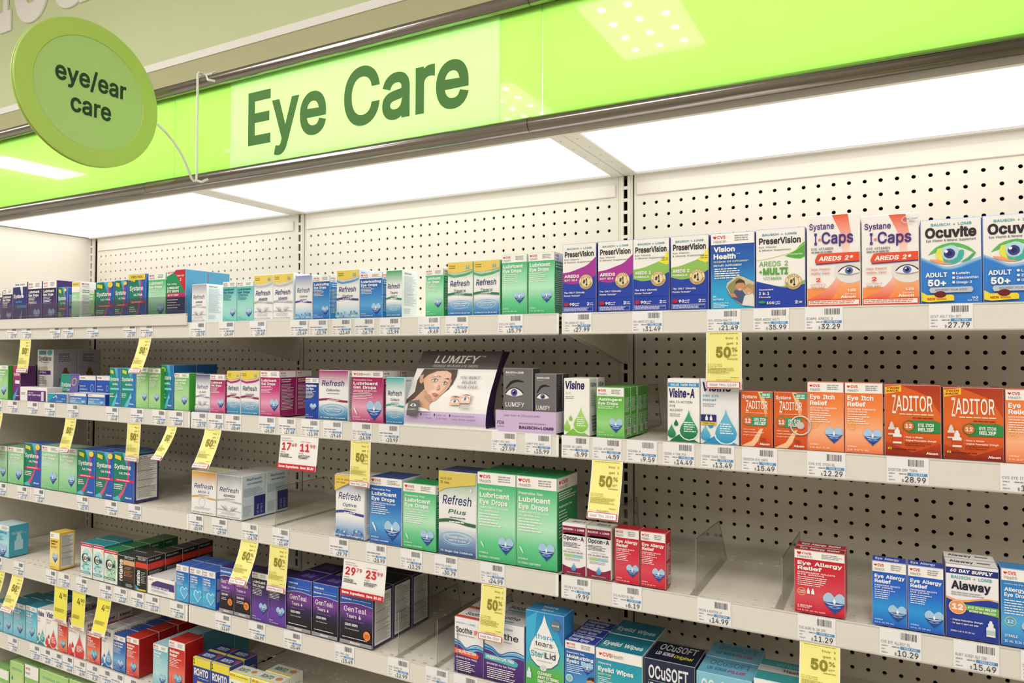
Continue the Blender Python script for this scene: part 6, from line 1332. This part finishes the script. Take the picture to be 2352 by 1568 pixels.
tags('C', 1780, 3.9406, [(205, '11.29', 'CVS ALRG RL DR 2PK'), (945, '10.29', 'CVS EYE ALLRGY RL'), (1615, '15.49', 'ALWY ALRGY RLF DRP'), (2225, '14.29', 'CVS ALLRGY DRP')])
tags('D', 0, 5.47, [(-95, '6.49', ''), (172, '5.49', ''), (572, '6.49', ''), (735, '11.79', ''), (955, '12.49', ''), (1250, '8.99', ''), (1435, '14.49', ''), (1640, '19.79', ''), (1830, '22.49', '')])
tags('D', 380, 6.03, [(60, '21.99', ''), (690, '12.49', ''), (1150, '14.99', '')])
tags('D', 640, 5.09, [(62, '20.49', ''), (655, '15.49', 'GNTL PRES FREE'), (1275, '12.99', 'CVS TEARS PF'), (1718, '18.49', 'GNTL LUB GEL')])
tags('D', 1000, 4.704, [(200, '16.99', 'SOOTHE XP'), (700, '19.49', 'SOOTHE PF')])
tags('E', 0, 5.88, [(105, '7.99', ''), (400, '12.49', ''), (545, '6.99', ''), (690, '4.59', ''), (835, '6.49', ''), (1000, '6.99', ''), (1170, '5.29', ''), (1335, '6.29', ''), (1500, '5.99', ''), (1680, '9.49', '')])

# ---------------------------------------------------------------- hanging sale slips
def hang(sh, utl, utr, ub, vb, kind, where, ubr=None):
    """paper slip held in the rail: top corners at utl..utr, lower left corner at (ub, vb) as it swings into the aisle"""
    zt, fh = SH[sh]; z1 = zt-fh+.03; y0 = YF-.06
    x0 = x_at(utl, y0, z1); x1 = x_at(utr, y0, z1); w = x1-x0
    # swing: find y,z at X=x0 that projects to (ub, vb)
    d = CAM_R.T @ np.array([(ub-CAM_CX)/CAM_F, -(vb-CAM_CY)/CAM_F, 1.]); t = (x0-CAM_P[0])/d[0]; p = CAM_P+t*d
    yb, zb = p[1], p[2]
    yb = max(min(yb, y0-.12), y0-3.2)
    zb = z_at(vb, x0, yb)
    L = z1-zb
    mp = lambda fx, fy, e: (x0+w*fx, y0-.004-e+(yb-y0)*(fy**1.35), z1-L*fy)
    mb = MB(); a = Art(mb, mp, w, L, sub=10, step=.008)
    org = (x0+w/2, y0, z1)
    if kind == 'save':
        pr, sv = where[0], where[2]; wh = where[3]
        a.R(0, 0, 1, 1, 'eeeceb'); a.T(.05, .14, .34, .17, 'National brand', 'c42c34', .5); a.T(.55, .14, .8, .17, 'CVS brand', 'c42c34', .5)
        for x_, (d_, c_) in ((.06, where[0]), (.55, where[1])):
            a.T(x_, .22, x_+.24, .43, d_, 'cc1c2c', 1.5); a.T(x_+.26, .22, x_+.39, .32, c_, 'cc1c2c', .8)
            a.L(x_-.02, .49, x_+.1, .015, 1, .03, '555555', ragged=0); a.L(x_-.02, .55, x_+.3, .022, 3, .04, '555555')
        a.L(.05, .07, .3, .015, 1, .03, '777777', ragged=0)
        a.R(0, .84, 1, 1, 'cc1c2c'); a.T(.04, .885, .96, .95, 'Same Ingredients. Save $'+sv, 'f4f0ee', 2)
        o = mb.build('sale_card', PAPER, None, org); tag(o, 'red and white sale card comparing %s.%s with %s.%s, %s' % (*where[0], *where[1], wh), 'sale card', 'red and white comparison cards'); return
    yl = 'f2ea90'; ink = '8a8424'
    if kind == 'fifty':
        a.R(0, 0, 1, 1, 'f2efe6'); a.R(.03, 0, .97, .86, yl); a.L(.1, .02, .9, .012, 1, .03, 'a8a030', ragged=0)
        a.T(.56, .085, .9, .12, 'buy 1', ink, .6); a.T(.58, .18, .9, .215, 'get 1', ink, .6)
        a.T(.28, .27, .7, .435, '50', ink, 2.5); a.T(.73, .27, .88, .34, '%', ink, .8); a.T(.72, .39, .88, .425, 'off*', ink, .4)
        a.L(.6, .465, .9, .012, 1, .03, ink, ragged=0); a.T(.06, .56, .46, .578, 'ALL CVS Health', ink, .6); a.T(.06, .59, .46, .608, 'Eye or Ear Care', ink, .6)
        a.L(.06, .63, .85, .012, 4, .026, 'a8a040'); a.L(.7, .79, .92, .01, 1, .03, ink, ragged=0); a.L(.3, .835, .7, .012, 1, .03, 'b8a030', ragged=0)
        a.R(.03, .87, .97, .98, 'cc2440'); a.R(.055, .88, .945, .97, 'f0eeec'); a.T(.12, .905, .86, .945, 'Good Thru 12/29', '66666a', .3)
        txt = 'yellow buy 1 get 1 50% off slip, '
    else:
        yl = 'f0e658'; a.R(0, 0, 1, 1, 'f2efe6'); a.R(.03, 0, .97, .88, yl); a.L(.1, .02, .9, .012, 1, .03, 'a8a030', ragged=0)
        a.T(.38, .15, .62, .32, '4', '6a6420', .8); a.T(.66, .15, .93, .23, '00', '6a6420', .6); a.T(.78, .27, .92, .3, 'off', ink, .3)
        a.L(.1, .6, .85, .012, 4, .026, '8a8430'); a.R(.1, .9, .9, .905, 'cc2440'); a.R(.03, .965, .97, .98, 'cc2440'); a.L(.2, .92, .8, .02, 1, .03, '88888c', ragged=0)
        txt = 'bright yellow 4.00 off slip, '
    o = mb.build('sale_tag', PAPER, None, org); tag(o, txt+where, 'sale slip', 'yellow sale slips under the shelf edges')
hang('A', 47, 72, 38, 856, 'fifty', 'over the black box at left')
hang('A', 320, 348, 295, 857, 'fifty', 'over the teal pair')
hang('A', 1622, 1704, 1629, 892, 'fifty', 'below the top shelf, right bay')
hang('B', -22, 7, -45, 1040, 'fifty', 'cut by left edge')
hang('B', 151, 176, 133, 1038, 'fifty', 'over the middle pale green pair')
hang('B', 293, 324, 287, 1058, 'fifty', 'over the last carton with drug facts side')
hang('B', 384, 407, 346, 1056, 'fifty', 'swinging out at right end of left bay')
hang('B', 471, 509, 440, 1074, 'fifty', 'over the gold and white carton')
hang('B', 645, 732, 638, 1074, 'save', (('17', '49'), ('11', '99'), '5.50', 'below the second shelf'))
hang('B', 806, 852, 811, 1116, 'fifty', 'over the lavender vial carton')
hang('B', 1360, 1431, 1347, 1190, 'fifty', 'over the red carton pair')
hang('C', 554, 594, 524, 1338, 'fifty', 'over the orange-spot cartons')
hang('C', 620, 663, 612, 1355, 'fifty', 'over the violet gel cartons')
hang('C', 790, 888, 783, 1362, 'save', (('29', '79'), ('23', '99'), '5.80', 'below the third shelf'))
hang('C', 1106, 1163, 1098, 1466, 'fifty', 'between the two white and purple boxes')
hang('C', 1837, 1930, 1834, 1606, 'fifty', 'at bottom edge, below the wide red carton')
hang('D', 28, 55, 0, 1402, 'fifty', 'over the sky blue cartons')
hang('D', -6, 12, -28, 1385, 'fifty', 'low at the left edge')
hang('D', 126, 156, 133, 1425, 'four', 'leftmost of the three')
hang('D', 167, 197, 163, 1443, 'four', 'middle of the three')
hang('D', 225, 256, 208, 1456, 'four', 'rightmost of the three')
